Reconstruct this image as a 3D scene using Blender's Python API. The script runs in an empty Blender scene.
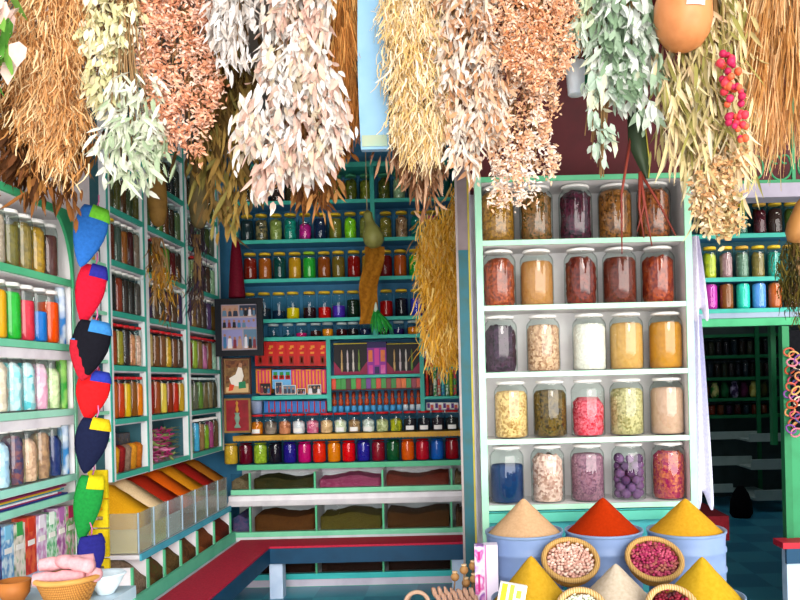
import bpy, math, random
from mathutils import Vector, Matrix
random.seed(7)
C = bpy.context.scene.collection
PI = math.pi
# ------------------------------------------------------------------ camera frame helpers
F = 768.0; VX, VY = 462.0, 381.0; S = 0.024; EYE = 1.45
def W(px, py, d):
    """a point of the place seen at (px,py), standing d metres in front of the eye"""
    dx, dy = px-VX, py-VY
    a = (dx - S*dy)/(1+S*S); b = (dy + S*dx)/(1+S*S)
    return Vector((a*d/F, d, EYE - b*d/F))
def ZH(py, px, d): return W(px, py, d).z
def XH(px, py, d): return W(px, py, d).x

# ------------------------------------------------------------------ colour and materials
def lin(h):
    h = h.lstrip('#')
    v = [int(h[i:i+2], 16)/255 for i in (0, 2, 4)]
    return tuple((c/12.92 if c <= .04045 else ((c+.055)/1.055)**2.4) for c in v)
MC = {}
def mat(h, h2=None, kind='paint', rough=.55, scale=None, bump=None, metal=0.0):
    key = (h, h2, kind, rough, scale, bump, metal)
    if key in MC: return MC[key]
    m = bpy.data.materials.new(kind+'_'+h.lstrip('#')); m.use_nodes = True
    nt = m.node_tree; N = nt.nodes; L = nt.links
    bs = N['Principled BSDF']; bs.inputs['Roughness'].default_value = rough
    bs.inputs['Metallic'].default_value = metal
    bs.inputs['Specular IOR Level'].default_value = {'powder':.05,'grain':.12,'chunk':.15,'fabric':.08,'leaf':.2,'paint':.28}.get(kind,.25)
    c1 = lin(h)
    if h2 is None: c2 = tuple(min(1, c*{'paint':.8,'powder':.85,'fabric':.75,'leaf':.86}.get(kind,.6)) for c in c1)
    else: c2 = lin(h2)
    tc = N.new('ShaderNodeTexCoord')
    if kind in ('grain', 'chunk'):
        t = N.new('ShaderNodeTexVoronoi'); t.inputs['Scale'].default_value = scale or (150 if kind == 'grain' else 55)
        bw = N.new('ShaderNodeSeparateColor'); L.new(t.outputs['Color'], bw.inputs[0]); fac = bw.outputs[0]
        hgt = t.outputs['Distance']
    elif kind == 'stripe':
        t = N.new('ShaderNodeTexWave'); t.inputs['Scale'].default_value = scale or 20; t.inputs['Distortion'].default_value = 1.5
        fac = t.outputs['Fac']; hgt = fac
    elif kind == 'print':
        t = N.new('ShaderNodeTexNoise'); t.inputs['Scale'].default_value = scale or 40; t.inputs['Detail'].default_value = 1
        fac = t.outputs['Fac']; hgt = fac
    else:
        t = N.new('ShaderNodeTexNoise'); t.inputs['Scale'].default_value = scale or {'powder':60,'fabric':90,'leaf':40}.get(kind, 9)
        t.inputs['Detail'].default_value = 4; fac = t.outputs['Fac']; hgt = fac
    if kind in ('grain','chunk','powder'):
        oi = N.new('ShaderNodeObjectInfo'); ad = N.new('ShaderNodeVectorMath'); ad.operation = 'ADD'
        mu = N.new('ShaderNodeMath'); mu.operation = 'MULTIPLY'; mu.inputs[1].default_value = 7
        L.new(oi.outputs['Random'], mu.inputs[0]); L.new(tc.outputs['Object'], ad.inputs[0]); L.new(mu.outputs[0], ad.inputs[1])
        L.new(ad.outputs[0], t.inputs['Vector'])
    else: L.new(tc.outputs['Object'], t.inputs['Vector'])
    r = N.new('ShaderNodeValToRGB'); L.new(fac, r.inputs[0])
    r.color_ramp.elements[0].color = (*c1, 1); r.color_ramp.elements[1].color = (*c2, 1)
    lo, hi = {'paint':(.45,.8),'print':(.42,.58),'grain':(.25,.95),'chunk':(.2,.95),'stripe':(.35,.65)}.get(kind, (.35,.75))
    r.color_ramp.elements[0].position = lo; r.color_ramp.elements[1].position = hi
    L.new(r.outputs[0], bs.inputs['Base Color'])
    bp = bump if bump is not None else {'paint':.02,'powder':.15,'grain':.5,'chunk':.8,'fabric':.3,'leaf':.15,'stripe':.15}.get(kind, .0)
    if bp > 0:
        b = N.new('ShaderNodeBump'); b.inputs['Strength'].default_value = bp; b.inputs['Distance'].default_value = .004
        L.new(hgt, b.inputs['Height']); L.new(b.outputs[0], bs.inputs['Normal'])
    if kind == 'leaf':
        tr = N.new('ShaderNodeBsdfTranslucent'); mx = N.new('ShaderNodeMixShader'); mx.inputs[0].default_value = .25
        L.new(r.outputs[0], tr.inputs[0]); L.new(bs.outputs[0], mx.inputs[1]); L.new(tr.outputs[0], mx.inputs[2])
        L.new(mx.outputs[0], N['Material Output'].inputs[0])
    MC[key] = m; return m
def rainbow(name, cols, scale=30, stretch=(1,1,1), rough=.5, kind='noise'):
    """printed packaging or photograph: blotches of several inks"""
    m = bpy.data.materials.new(name); m.use_nodes = True; N = m.node_tree.nodes; L = m.node_tree.links
    bs = N['Principled BSDF']; bs.inputs['Roughness'].default_value = rough
    tc = N.new('ShaderNodeTexCoord'); mp = N.new('ShaderNodeMapping'); mp.inputs['Scale'].default_value = stretch
    L.new(tc.outputs['Object'], mp.inputs[0])
    if kind == 'noise':
        t = N.new('ShaderNodeTexNoise'); t.inputs['Scale'].default_value = scale; t.inputs['Detail'].default_value = 1.5; f = t.outputs['Fac']; lo, hi = .3, .7
    else:
        t = N.new('ShaderNodeTexVoronoi'); t.inputs['Scale'].default_value = scale
        sp = N.new('ShaderNodeSeparateColor'); L.new(t.outputs['Color'], sp.inputs[0]); f = sp.outputs[0]; lo, hi = 0, 1
    L.new(mp.outputs[0], t.inputs['Vector'])
    r = N.new('ShaderNodeValToRGB'); r.color_ramp.interpolation = 'CONSTANT' if kind != 'noise' else 'LINEAR'
    while len(r.color_ramp.elements) < len(cols): r.color_ramp.elements.new(.5)
    for i, c in enumerate(cols):
        r.color_ramp.elements[i].position = lo + (hi-lo)*i/(max(1, len(cols)-(1 if kind=='noise' else 0))); r.color_ramp.elements[i].color = (*lin(c), 1)
    L.new(f, r.inputs[0]); L.new(r.outputs[0], bs.inputs['Base Color']); return m
def glass(name, tint='f2f8f6', ior=1.5, milky=0.0, rough=.04, edge=.45):
    m = bpy.data.materials.new(name); m.use_nodes = True; N = m.node_tree.nodes; L = m.node_tree.links
    N.remove(N['Principled BSDF'])
    t = N.new('ShaderNodeBsdfTransparent'); t.inputs[0].default_value = (*lin(tint), 1)
    lw = N.new('ShaderNodeLayerWeight'); lw.inputs[0].default_value = .35; er = N.new('ShaderNodeValToRGB'); L.new(lw.outputs['Facing'], er.inputs[0])
    er.color_ramp.elements[0].color = (*lin(tint), 1); er.color_ramp.elements[0].position = edge; er.color_ramp.elements[1].color = (*lin('7f918f'), 1); er.color_ramp.elements[1].position = 1
    if edge < 1: L.new(er.outputs[0], t.inputs[0])
    g = N.new('ShaderNodeBsdfGlossy'); g.inputs['Roughness'].default_value = rough
    fr = N.new('ShaderNodeFresnel'); fr.inputs[0].default_value = ior
    mx = N.new('ShaderNodeMixShader'); gm = N.new('ShaderNodeNewGeometry'); iv = N.new('ShaderNodeMath'); iv.operation = 'SUBTRACT'; iv.inputs[0].default_value = 1; L.new(gm.outputs['Backfacing'], iv.inputs[1])
    mu = N.new('ShaderNodeMath'); mu.operation = 'MULTIPLY'; L.new(fr.outputs[0], mu.inputs[0]); L.new(iv.outputs[0], mu.inputs[1]); L.new(mu.outputs[0], mx.inputs[0]); L.new(t.outputs[0], mx.inputs[1]); L.new(g.outputs[0], mx.inputs[2])
    out = mx
    if milky > 0:
        d = N.new('ShaderNodeBsdfDiffuse'); d.inputs[0].default_value = (*lin(tint), 1)
        m2 = N.new('ShaderNodeMixShader'); m2.inputs[0].default_value = milky
        L.new(mx.outputs[0], m2.inputs[1]); L.new(d.outputs[0], m2.inputs[2]); out = m2
    L.new(out.outputs[0], N['Material Output'].inputs[0]); return m
GLASS = glass('jar_glass', ior=1.58); GLASSB = glass('thick_jar_glass', ior=1.72); ACRYL = glass('clear_acrylic', 'eef4f2', 1.25, .12, edge=1)
PANE = glass('window_pane', 'f0f4f4', 1.1, 0, edge=1)

# ------------------------------------------------------------------ mesh builder
class MB:
    def __init__(s): s.v=[]; s.f=[]; s.m=[]; s.sm=[]
    def add(s, vs, fs, mi=0, smooth=False):
        b = len(s.v); s.v += [tuple(v) for v in vs]
        for f in fs: s.f.append(tuple(i+b for i in f)); s.m.append(mi); s.sm.append(smooth)
        return s
    def box(s, x0,x1,y0,y1,z0,z1, mi=0, M=None):
        vs = [Vector((x,y,z)) for z in (z0,z1) for y in (y0,y1) for x in (x0,x1)]
        if M: vs = [M@v for v in vs]
        return s.add(vs, [(0,2,3,1),(4,5,7,6),(0,1,5,4),(2,6,7,3),(0,4,6,2),(1,3,7,5)], mi)
    def hexa(s, bot, top, mi=0):
        return s.add(list(bot)+list(top), [(3,2,1,0),(4,5,6,7),(0,1,5,4),(1,2,6,5),(2,3,7,6),(3,0,4,7)], mi)
    def lathe(s, prof, n=18, mi=0, M=None, cap=True, smooth=True, sq=(1,1)):
        vs=[]; fs=[]
        for r,z in prof:
            for i in range(n):
                a=2*PI*i/n; v=Vector((r*math.cos(a)*sq[0], r*math.sin(a)*sq[1], z)); vs.append(M@v if M else v)
        for j in range(len(prof)-1):
            for i in range(n):
                fs.append((j*n+i, j*n+(i+1)%n, (j+1)*n+(i+1)%n, (j+1)*n+i))
        if cap:
            fs.append(tuple(range(n-1,-1,-1))); fs.append(tuple((len(prof)-1)*n+i for i in range(n)))
        return s.add(vs, fs, mi, smooth)
    def tube(s, pts, r, n=6, mi=0, closed=False):
        pts=[Vector(p) for p in pts]; vs=[]; fs=[]; k=len(pts)
        rr = r if isinstance(r,(list,tuple)) else [r]*k
        for i,p in enumerate(pts):
            t = (pts[(i+1)%k]-pts[i-1]) if closed else (pts[min(i+1,k-1)]-pts[max(i-1,0)])
            t.normalize(); u = t.cross(Vector((.31,.77,.55))).normalized(); w=t.cross(u)
            for j in range(n):
                a=2*PI*j/n; vs.append(p+(u*math.cos(a)+w*math.sin(a))*rr[i])
        for i in range(k if closed else k-1):
            for j in range(n):
                i2=(i+1)%k
                fs.append((i*n+j, i*n+(j+1)%n, i2*n+(j+1)%n, i2*n+j))
        if not closed: fs += [tuple(range(n-1,-1,-1)), tuple((k-1)*n+j for j in range(n))]
        return s.add(vs, fs, mi, True)
    def ball(s, c, r, n=8, m=6, mi=0, sq=(1,1,1)):
        M = Matrix.Translation(Vector(c)) @ Matrix.Diagonal((*sq,1))
        return s.lathe([(max(1e-4,r*math.sin(PI*k/m)), -r*math.cos(PI*k/m)) for k in range(m+1)], n, mi, M, cap=False)
    def leaf(s, p, d, nrm, L, w, mi=0, fold=.25, curl=.2):
        d=d.normalized(); sd=d.cross(nrm)
        if sd.length<1e-4: sd=d.cross(Vector((1,0,.2)))
        sd.normalize(); n=sd.cross(d)
        def P(t,q,h): return p+d*(t*L)+sd*(q*w)+n*(h*w + curl*L*t*t)
        vs=[P(0,0,0),P(.3,-.42,fold),P(.3,0,0),P(.3,.42,fold),P(.68,-.38,fold),P(.68,0,0),P(.68,.38,fold),P(1,0,0)]
        return s.add(vs,[(0,2,1),(0,3,2),(1,2,5,4),(2,3,6,5),(4,5,7),(5,6,7)],mi,True)
    def ribbon(s, pts, w, mi=0, up=None):
        vs=[]; fs=[]
        up = up or Vector((random.uniform(-1,1), random.uniform(-1,1), random.uniform(-.3,.3))).normalized()
        k=len(pts)
        for i,p in enumerate(pts):
            ww = w*(1-.5*i/(k-1)); vs += [p-up*ww, p+up*ww]
        for i in range(k-1): fs.append((2*i,2*i+1,2*i+3,2*i+2))
        return s.add(vs,fs,mi,True)
    def mesh(s, name, mats, org=None):
        me=bpy.data.meshes.new(name)
        v = s.v if org is None else [(a-org[0],b-org[1],c-org[2]) for a,b,c in s.v]
        me.from_pydata(v,[],s.f)
        for m in (mats if isinstance(mats,(list,tuple)) else [mats]): me.materials.append(m)
        me.polygons.foreach_set('material_index', s.m); me.polygons.foreach_set('use_smooth', s.sm)
        me.update(); return me
    def build(s, name, mats, parent=None, label=None):
        org = None
        if parent is not None: org = ORG.get(parent.name)
        o=bpy.data.objects.new(name, s.mesh(name,mats,org)); C.objects.link(o)
        if parent is not None: o.parent=parent
        if label: o['label']=label
        return o
ORG={}
def board(mb,name,mats,parent,what='edge_strip'):
    """a board whose painted edge (material 1) is a piece of its own under it"""
    a,b=MB(),MB()
    for f,mi,sm in zip(mb.f,mb.m,mb.sm):
        t_=b if mi==EDGE[0] else a
        t_.add([mb.v[k] for k in f],[tuple(range(len(f)))],0,sm)
    def weld(q):
        ix={}; v=[]; mp=[]
        for p in q.v:
            k=tuple(round(c,6) for c in p)
            if k not in ix: ix[k]=len(v); v.append(p)
            mp.append(ix[k])
        q.v=v; q.f=[tuple(mp[k] for k in f) for f in q.f]; return q
    o=weld(a).build(name,mats[1-EDGE[0]],parent); ORG[o.name]=ORG[parent.name]
    weld(b).build(what,mats[EDGE[0]],o); return o
EDGE=[1]
def tag(o,label,cat,group=None):
    o['label']=label; o['category']=cat
    if group: o['group']=group
    return o
def thing(name,label,cat,loc,group=None,rot=None):
    o=bpy.data.objects.new(name,None); C.objects.link(o); o.location=loc; o.empty_display_size=.05
    if rot is None: ORG[o.name]=tuple(loc)      # parts may be given in world coordinates
    else: o.rotation_euler=rot
    return tag(o,label,cat,group)
def one(name,label,cat,mb,mats,group=None,loc=None):
    """a thing that is one mesh"""
    if loc is None:
        n=len(mb.v); xs=[v[0] for v in mb.v]; ys=[v[1] for v in mb.v]; zs=[v[2] for v in mb.v]
        loc=((min(xs)+max(xs))/2,(min(ys)+max(ys))/2,min(zs))
    o=bpy.data.objects.new(name,mb.mesh(name,mats,loc)); C.objects.link(o); o.location=loc
    return tag(o,label,cat,group)
def struct(name,mb,mats,parent=None):
    o=mb.build(name,mats,parent)
    if parent is None: o['kind']='structure'
    return o
def kid(name,me,parent,m=None,loc=(0,0,0)):
    o=bpy.data.objects.new(name,me); C.objects.link(o); o.parent=parent; o.location=loc
    if m is not None:
        o.material_slots[0].link='OBJECT'; o.material_slots[0].material=m
    return o
ORD='first second third fourth fifth sixth seventh eighth ninth tenth eleventh twelfth thirteenth fourteenth fifteenth sixteenth seventeenth eighteenth nineteenth twentieth'.split()
R=random.uniform

# ------------------------------------------------------------------ paints
WHITE=mat('e9e7e6','d8d4d4'); LAV=mat('cfc8d8','b9b3c6'); MINT=mat('8fd8b4','74c6a2'); TEAL=mat('38a898','2c9488')
GREEN=mat('41a873','2f9060'); BLUEW=mat('3a80aa','30709a'); TURQ=mat('3ec2c0','2fb0b4'); DKTEAL=mat('0c4263','093652')
WINE=mat('c22a44','a8203a','fabric'); MAROON=mat('521018','400a12'); GREYW=mat('c9c6cc','aeabb3'); WOOD=mat('7a5230','5f3d22')
GOLD=mat('c79a2e','a37a1c'); BLACK=mat('121317','0a0b0e','powder',.85); DKGREEN=mat('1f7a4a','17663c'); DARK=mat('1b2526','121a1b')

# ================================================================== SETTING
YB=5.40                                            # alcove back wall
FZ=.15                                             # raised shop floor
def tilefloor():
    m=bpy.data.materials.new('teal_floor_tiles'); m.use_nodes=True; N=m.node_tree.nodes; L=m.node_tree.links
    bs=N['Principled BSDF']; bs.inputs['Roughness'].default_value=.3
    tc=N.new('ShaderNodeTexCoord'); ck=N.new('ShaderNodeTexChecker'); ck.inputs['Scale'].default_value=3.2
    ck.inputs['Color1'].default_value=(*lin('3f9cb4'),1); ck.inputs['Color2'].default_value=(*lin('2b7f9e'),1)
    L.new(tc.outputs['Object'],ck.inputs[0]); L.new(ck.outputs[0],bs.inputs['Base Color']); return m
struct('floor',MB().box(-2.2,4.2,3.72,9.4,-.1,FZ),tilefloor())
struct('ground',MB().box(-5,5,1.3,3.72,-.2,0),mat('dcd4c8','ccc2b6','paint',.8))
struct('wall_back',MB().box(-2.2,.06,YB+.06,YB+.2,FZ,3.3),BLUEW)
struct('wall_left',MB().box(-2.1,-1.95,1.6,YB+.06,-.1,3.3),WHITE)
struct('wall_middle',MB().box(.06,.12,3.80,9.2,FZ,3.3),GREYW)
struct('wall_upper',MB().box(.0,2.6,3.72,3.80,2.37,3.3),MAROON)
struct('wall_right',MB().box(1.95,4.2,3.95,4.1,FZ,3.3),GREYW)
struct('wall_far',MB().box(.12,4.2,9.2,9.4,FZ,3.3),mat('8c9a98','7b8886'))
struct('wall_side',MB().box(4.05,4.2,4.1,9.2,FZ,3.3),mat('8c9a98','7b8886'))
struct('ceiling',MB().box(-2.2,4.2,2.98,5.6,3.3,3.42).box(-2.2,1.2,5.6,7.6,3.3,3.42).box(3.4,4.2,5.6,7.6,3.3,3.42).box(-2.2,4.2,7.6,9.4,3.3,3.42),mat('9a8f86','857a70'))  # opening over the dim room is added to let sky light in

# ================================================================== JARS
def jar_meshes(key,prof,lid,n,rin,h,neck=None):
    g=MB().lathe(prof,n,cap=False).mesh(key+'_glass',GLASSB if key in ('big','near') else GLASS)
    l=MB().lathe(lid,n).mesh(key+'_lid',WHITE)
    return dict(key=key,glass=g,lid=l,r=rin,h=h,n=n,fills={})
def jprof(r,h,neck,sh): # outer profile
    return [(r*.9,0.0),(r,.006),(r,h*sh),(r*.97,h*(sh+.04)),((r+neck)/2,h*(sh+.09)),(neck,h*(sh+.12)),(neck,h*.94)]
def mkjar(key,r,h,n=18,neck=.78,sh=.78,lid=1.06,lh=.08):
    nk=r*neck
    lp=[(nk*lid*.9,h*(1-lh)),(nk*lid,h*(1-lh)+.001),(nk*lid,h*.985),(nk*lid*.92,h)]
    return jar_meshes(key,jprof(r,h,nk,sh),lp,n,r-.003,h*sh)
JT={'big':mkjar('big',.0765,.255,28,.76,.80,1.1,.05),'mid':mkjar('mid',.0455,.19,18,.8,.8,1.08,.09),
    'short':mkjar('short',.039,.097,16,.82,.68,1.08,.16),'cookie':mkjar('cookie',.0455,.138,16,.86,.74,1.12,.1),
    'tub':mkjar('tub',.047,.142,16,.9,.86,1.0,.05),'tall':mkjar('tall',.033,.200,14,.86,.84,1.05,.07),
    'near':mkjar('near',.0425,.213,18,.84,.82,1.06,.07),'door':mkjar('door',.0375,.168,14,.8,.8,1.1,.09),'far':mkjar('far',.034,.17,10,.85,.82,1.05,.08),'low':mkjar('low',.038,.13,10,.85,.78,1.05,.1)}
def fill_mesh(J,f,lump):
    k=(round(f,1),lump)
    if k in J['fills']: return J['fills'][k]
    r=J['r']; top=J['h']*f*1.04; mb=MB(); tp=.80 if f>.93 else .92
    if not lump:
        prof=[(r*.86,.004),(r*.985,.012),(r*.985,top*(.92 if f>.93 else .95)),(r*(.84 if f>.93 else .93),top),(r*.4,top+.004),(.0005,top+.005)]
        mb.lathe(prof,J['n'],cap=False)
    else:
        n=J['n']; rings=9; vs=[]; fs=[]
        for j in range(rings+1):
            z=.005+(top-.005)*j/rings
            for i in range(n):
                rr=r*(.97-.13*random.random()) if 0<j<rings else r*(.85 if j==0 else .62)
                vs.append((rr*math.cos(2*PI*i/n),rr*math.sin(2*PI*i/n),z+(R(-.008,.008) if 0<j else 0)))
        for j in range(rings):
            for i in range(n): fs.append((j*n+i,j*n+(i+1)%n,(j+1)*n+(i+1)%n,(j+1)*n+i))
        fs.append(tuple(rings*n+i for i in range(n))); mb.add(vs,fs,0,True)
    me=mb.mesh(J['key']+'_contents',WHITE); J['fills'][k]=me; return me
def jar(kind,loc,label,cont,lidm,group,fill=.97,rz=None):
    """cont = (material, lumpy) or None when the jar stands empty"""
    J=JT[kind]
    t=thing('spice_jar',label,'jar',loc,group,(0,0,R(0,6) if rz is None else rz))
    kid('glass_body',J['glass'],t); kid('lid',J['lid'],t,lidm)
    if cont: kid('contents',fill_mesh(J,fill,cont[1]),t,cont[0])
    return t
import colorsys
BOOST=[True]
def bo(h):
    if h is None or not BOOST[0]: return h
    r,g,b=(int(h[i:i+2],16)/255 for i in (0,2,4)); hh,ss,vv=colorsys.rgb_to_hsv(r,g,b)
    r,g,b=colorsys.hsv_to_rgb(hh,min(1,ss*1.1),min(.95,vv*1.18)); return '%02x%02x%02x'%(int(r*255),int(g*255),int(b*255))
def pw(h,h2=None): return (mat(bo(h),bo(h2),'powder',.8),False)
def gr(h,h2=None,s=150): return (mat(bo(h),bo(h2),'grain',.7,s),False)
def ch(h,h2=None,s=60): return (mat(bo(h),bo(h2),'chunk',.6,s),True)
YEL=mat('d9b52c','b8921e','paint',.4); RED=mat('c01a22','a01218','paint',.4); LIDW=mat('f0eeea','dcdad8','paint',.3); LIDG=mat('b4c4c4','94a6a6','paint',.3); LIDB=mat('3b4a55','2b3842','paint',.4)

# ================================================================== WHITE CABINET OF BIG JARS
CY=3.4
cx0,cx1=XH(477.5,300,CY),XH(692.5,300,CY)
cz=[ZH(y,585,CY) for y in (175.4,238.8,304,371,438,504)]
t=thing('display_cabinet','tall white open cabinet with mint green edges holding five rows of big jars','cabinet',((cx0+cx1)/2,CY,0))
e=.026
MB().box(cx0,cx1,CY+.27,CY+.29,cz[5],cz[0]).build('back_panel',mat('efeeee','e0dcdf'),t)
for x0,x1 in ((cx0,cx0+e),(cx1-e,cx1)):
    board(MB().box(x0,x1,CY+.006,CY+.27,0.002,cz[0],0).box(x0-.002,x1+.002,CY-.006,CY+.006,0.002,cz[0]+.004,1),'side_panel',[WHITE,mat('a5dcbc','8fd0ab')],t)
for i,z in enumerate(cz):
    board(MB().box(cx0+e,cx1-e,CY+.006,CY+.27,z-.016,z,0).box(cx0+e,cx1-e,CY-.004,CY+.006,z-.020,z+.002,1),'shelf' if 0<i else 'top_board',[WHITE,mat('6cc795','5bb885') if i==0 else mat('b4e4c8','9cd8b4')],t)
MB().box(cx0+e,cx1-e,CY+.03,CY+.05,.002,cz[5]-.03).build('lower_panel',mat('5cd0d4','48c0c6'),t)
MB().box(cx0+e,cx1-e,CY+.0,CY+.03,cz[5]-.075,cz[5]-.035).build('green_rail',mat('62c8b0','50b89e'),t)
BOOST[0]=False
big=[[(497.6,'ochre grain',gr('b8822c','6e4414',110)),(539.9,'mixed green and brown herbs',ch('a06a38','34330f',104)),(579.3,'black and plum hibiscus',ch('100a16','6a2440',97)),(618.7,'brown fennel seed',gr('a86a30','48280f',110)),(657,'rust brown bark chips',ch('a85a28','40190a',104))],
 [(500.5,'terracotta flakes',ch('b0502a','64200f',97)),(539,'sandy orange powder',gr('c48a4e','a86c38',208)),(583,'dark dried chillies',ch('4e120e','8b3420',78)),(621.6,'brown maroon powder',gr('7a3424','401408',143)),(660,'glossy red pepper pieces',ch('74180e','b0481c',84))],
 [(500.5,'dark purple petals',ch('20121e','4a2c44',104)),(544,'beige sesame seeds',gr('d4ac8c','946648',117)),(590,'white crystals',gr('ece6dd','d8cfc4',117)),(627,'tan gold powder',pw('cc9a56','b48440')),(667,'golden ochre powder',pw('c6862c','ac701c'))],
 [(510,'pale golden grains',gr('e0bc80','a0743a',110)),(549,'dark olive seeds',gr('6a5220','261c08',110)),(587,'crimson rose petals',ch('c01c34','e87080',117)),(626,'pale sage leaves',gr('c0b280','847a48',117)),(667,'pinkish beige powder',pw('c8a08a','b48c74'))],
 [(504.5,'deep indigo powder',pw('123866','0e2c56')),(545,'pale pink nuts',ch('e6c2b4','a87868',84)),(585,'mauve powder',gr('a07082','6c4458',130)),(626.6,'violet clay balls',ch('5c3458','8a6488',65)),(673,'magenta rosebuds',ch('96124a','d07048',91))]]
BOOST[0]=True
RWS=['top','second','third','fourth','bottom']
for r,row in enumerate(big):
    for i,(px,nm,c) in enumerate(row):
        fl=.8 if 'indigo' in nm or 'rose pet' in nm else R(.94,1.02) if r else 1.06
        j_=jar('big',(XH(min(max(px,501.2),666.2),370,CY+.1),CY+.1+R(-.01,.01),cz[r+1]+.003),f'big jar of {nm}, {ORD[i]} along the {RWS[r]} cabinet shelf',None if 'balls' in nm else c,LIDW,'big jars in the white cabinet',fl)
        if 'balls' in nm:
            mb=MB(); rb=random.Random(4)
            for lv in range(6):
                for q in range(7):
                    if lv==5 and q>3: continue
                    a_=2*PI*q/6+lv*.5; rr=.048 if q<6 else 0; mb.ball((rr*math.cos(a_),rr*math.sin(a_),.028+.031*lv+rb.uniform(-.003,.003)),.0225*rb.uniform(.88,1.05),12,8,rb.randrange(2))
            mb.build('contents',[mat('5c3a60','4a2c50','powder'),mat('76507a','604066','powder')],j_)['kind']='stuff'
# ================================================================== POST BESIDE THE CABINET
px0=XH(460,400,3.38)
t=thing('painted_shutter','narrow folded shutter with peeling teal, yellow and white paint beside the cabinet','shutter',(px0+.03,3.38,0))
zt=ZH(165,465,3.38)
def strip(a,b,y,m,nm,z0=.002,z1=zt): MB().box(px0+a,px0+b,y,y+.02,z0,z1).build(nm,m,t)
strip(-.002,.008,3.385,mat('8e8482','766c6a'),'white_edge'); strip(.008,.052,3.39,mat('1f5560','2d4a40','paint',.6,14),'teal_board',.002,ZH(250,465,3.39))
strip(.008,.052,3.39,mat('75686a','5c504e'),'bare_board',ZH(250,465,3.39)+.001,zt)
strip(.052,.060,3.388,mat('a09430','88801f'),'yellow_bead'); strip(.060,.066,3.386,mat('8a868c','76727a'),'white_bead')
# ================================================================== ALCOVE BACK SHELVING
SB=5.2
XL0,XR0=XH(233,300,SB),XH(474,300,SB)
szs=[ZH(y,300,SB) for y in (200.8,239.5,278.5,318.8,337,395.5,435,464)]
t=thing('back_shelving','turquoise edged shelving across the back of the alcove','shelving',(-.8,SB,FZ))
MB().box(XL0,XR0,YB+.02,YB+.04,FZ+.2,3.1).build('back_panel',BLUEW,t)
MB().box(XL0,XR0,SB-.0,YB+.02,ZH(168,300,SB),ZH(163,300,SB)).build('top_board',TEAL,t)
def shelf(x0,x1,z,th,m,nm='shelf'): MB().box(x0,x1,SB+.01,YB+.02,z-th,z,1).box(x0,x1,SB-.004,SB+.01,z-th-.004,z+.002,0).build(nm,[m,BLUEW],t)
for z in szs[:5]: shelf(XL0+.02,XR0,z,.018,mat('3fb8a6','2fa294'))
xp1,xp2=XH(328.8,370,SB),XH(422,370,SB)
shelf(XH(252,395,SB),xp1,szs[5],.02,mat('3fb8a6','2fa294')); shelf(xp1,xp2,ZH(375,375,SB),.014,mat('3fb8a6','2fa294'))
shelf(xp2,XR0,ZH(396.5,440,SB),.012,mat('3fb8a6','2fa294'))
shelf(XL0,XR0,szs[7],.03,mat('57b98c','45a87a'),'counter')
# scalloped yellow shelf edge
mb=MB().box(XL0-.02,XR0,SB+.005,YB+.02,szs[6]-.016,szs[6])
mb.box(XL0-.02,XR0,SB-.012,SB+.005,szs[6]-.018,szs[6]+.004)
nsc=74
for i in range(nsc):
    x=XL0-.02+(XR0-XL0+.02)*(i+.5)/nsc; mb.lathe([(.0115,SB-.014),(.0115,SB+.0)],8,0,Matrix(((1,0,0,x),(0,0,1,0),(0,1,0,szs[6]-.022),(0,0,0,1))),smooth=False)
mb.build('scalloped_shelf',mat('cf9f36','b1821f'),t)
for px,y0,y1 in ((373.5,160,337),(328.8,337,411),(422,337,411),(236,205,300)):
    x=XH(px,(y0+y1)/2,SB); MB().box(x-.014,x+.014,SB-.008,SB+.02,ZH(y1,px,SB),ZH(y0,px,SB)).build('upright',TEAL,t)
GB='jars on the back shelves'
def backrow(kind,z,items,row,lidm,group=GB,y=SB+.085,py=280,lidalt=None):
    for i,it in enumerate(items):
        px,nm,c=it[:3]; fl=it[3] if len(it)>3 else .96
        lm=it[4] if len(it)>4 else lidm
        jar(kind,(XH(px,py,y),y+R(-.012,.012),z+.001),f'{nm} jar, {ORD[i]} from the left on the {row}',c,lm,group,fl)
DKB=gr('1a3a44','24505a'); OLV=ch('5a5a26','3a4218',80)
backrow('mid',szs[0],[(246.5+14.9*i,n,c) for i,(n,c) in enumerate([('dark leaf',gr('2c3426','3c2a22')),('dark root',gr('3a2c22','2a3028')),('blackish bark',gr('2c2426','4a3a32')),('brown herb',gr('4a3c2a','30301c')),('dim teal leaf',DKB),('dusky olive',OLV),('olive leaf',ch('6e6a2a','454a1c')),('mottled olive',ch('5f6420','3c4018')),('bright olive',ch('7a7c2e','565c20'))])]+
 [(384+14.9*i,n,c) for i,(n,c) in enumerate([('dull olive leaf',OLV),('pale sage leaf',ch('9db08a','6e8a6a')),('grey herb',ch('5a6458','3c4a44')),('dim blue leaf',DKB),('dark teal leaf',gr('174a50','1f5a58')),('moss green leaf',ch('4a7a3a','2c5a34'))])],'topmost back shelf',mat('3f8f6a','2f7a58'),y=SB+.09,py=190)
backrow('mid',szs[1],[(246.5,'near black',gr('17262c','22363a')),(261.6,'dark with beige petals',ch('2c3430','8a7a54')),(276,'pale green buds',ch('8f9a58','6a7a3a')),(290.5,'teal chunk',ch('1f8a7a','146458')),(305.2,'magenta chunk',ch('c02a8c','8e1c6a'),.72),(320.4,'midnight blue',gr('14223c','1c3050')),(335,'khaki herb',gr('7a7430','5c5a26')),(350.3,'lime green chunk',ch('8fd02a','63a81c')),(365.5,'faded olive',ch('8a8a4a','5f6230')),
 (385.6,'olive flower',ch('8a7a34','5a5a24')),(401.5,'beige and brown petal',ch('b08a6a','6a4a34')),(416.6,'sea green chunk',ch('127a72','0e5a5a')),(431.8,'pink and cream petal',ch('d03a86','e0b08a')),(445.7,'grey green leaf',ch('6a7a60','4a5a4a'))],'second back shelf',YEL,py=225)
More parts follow.
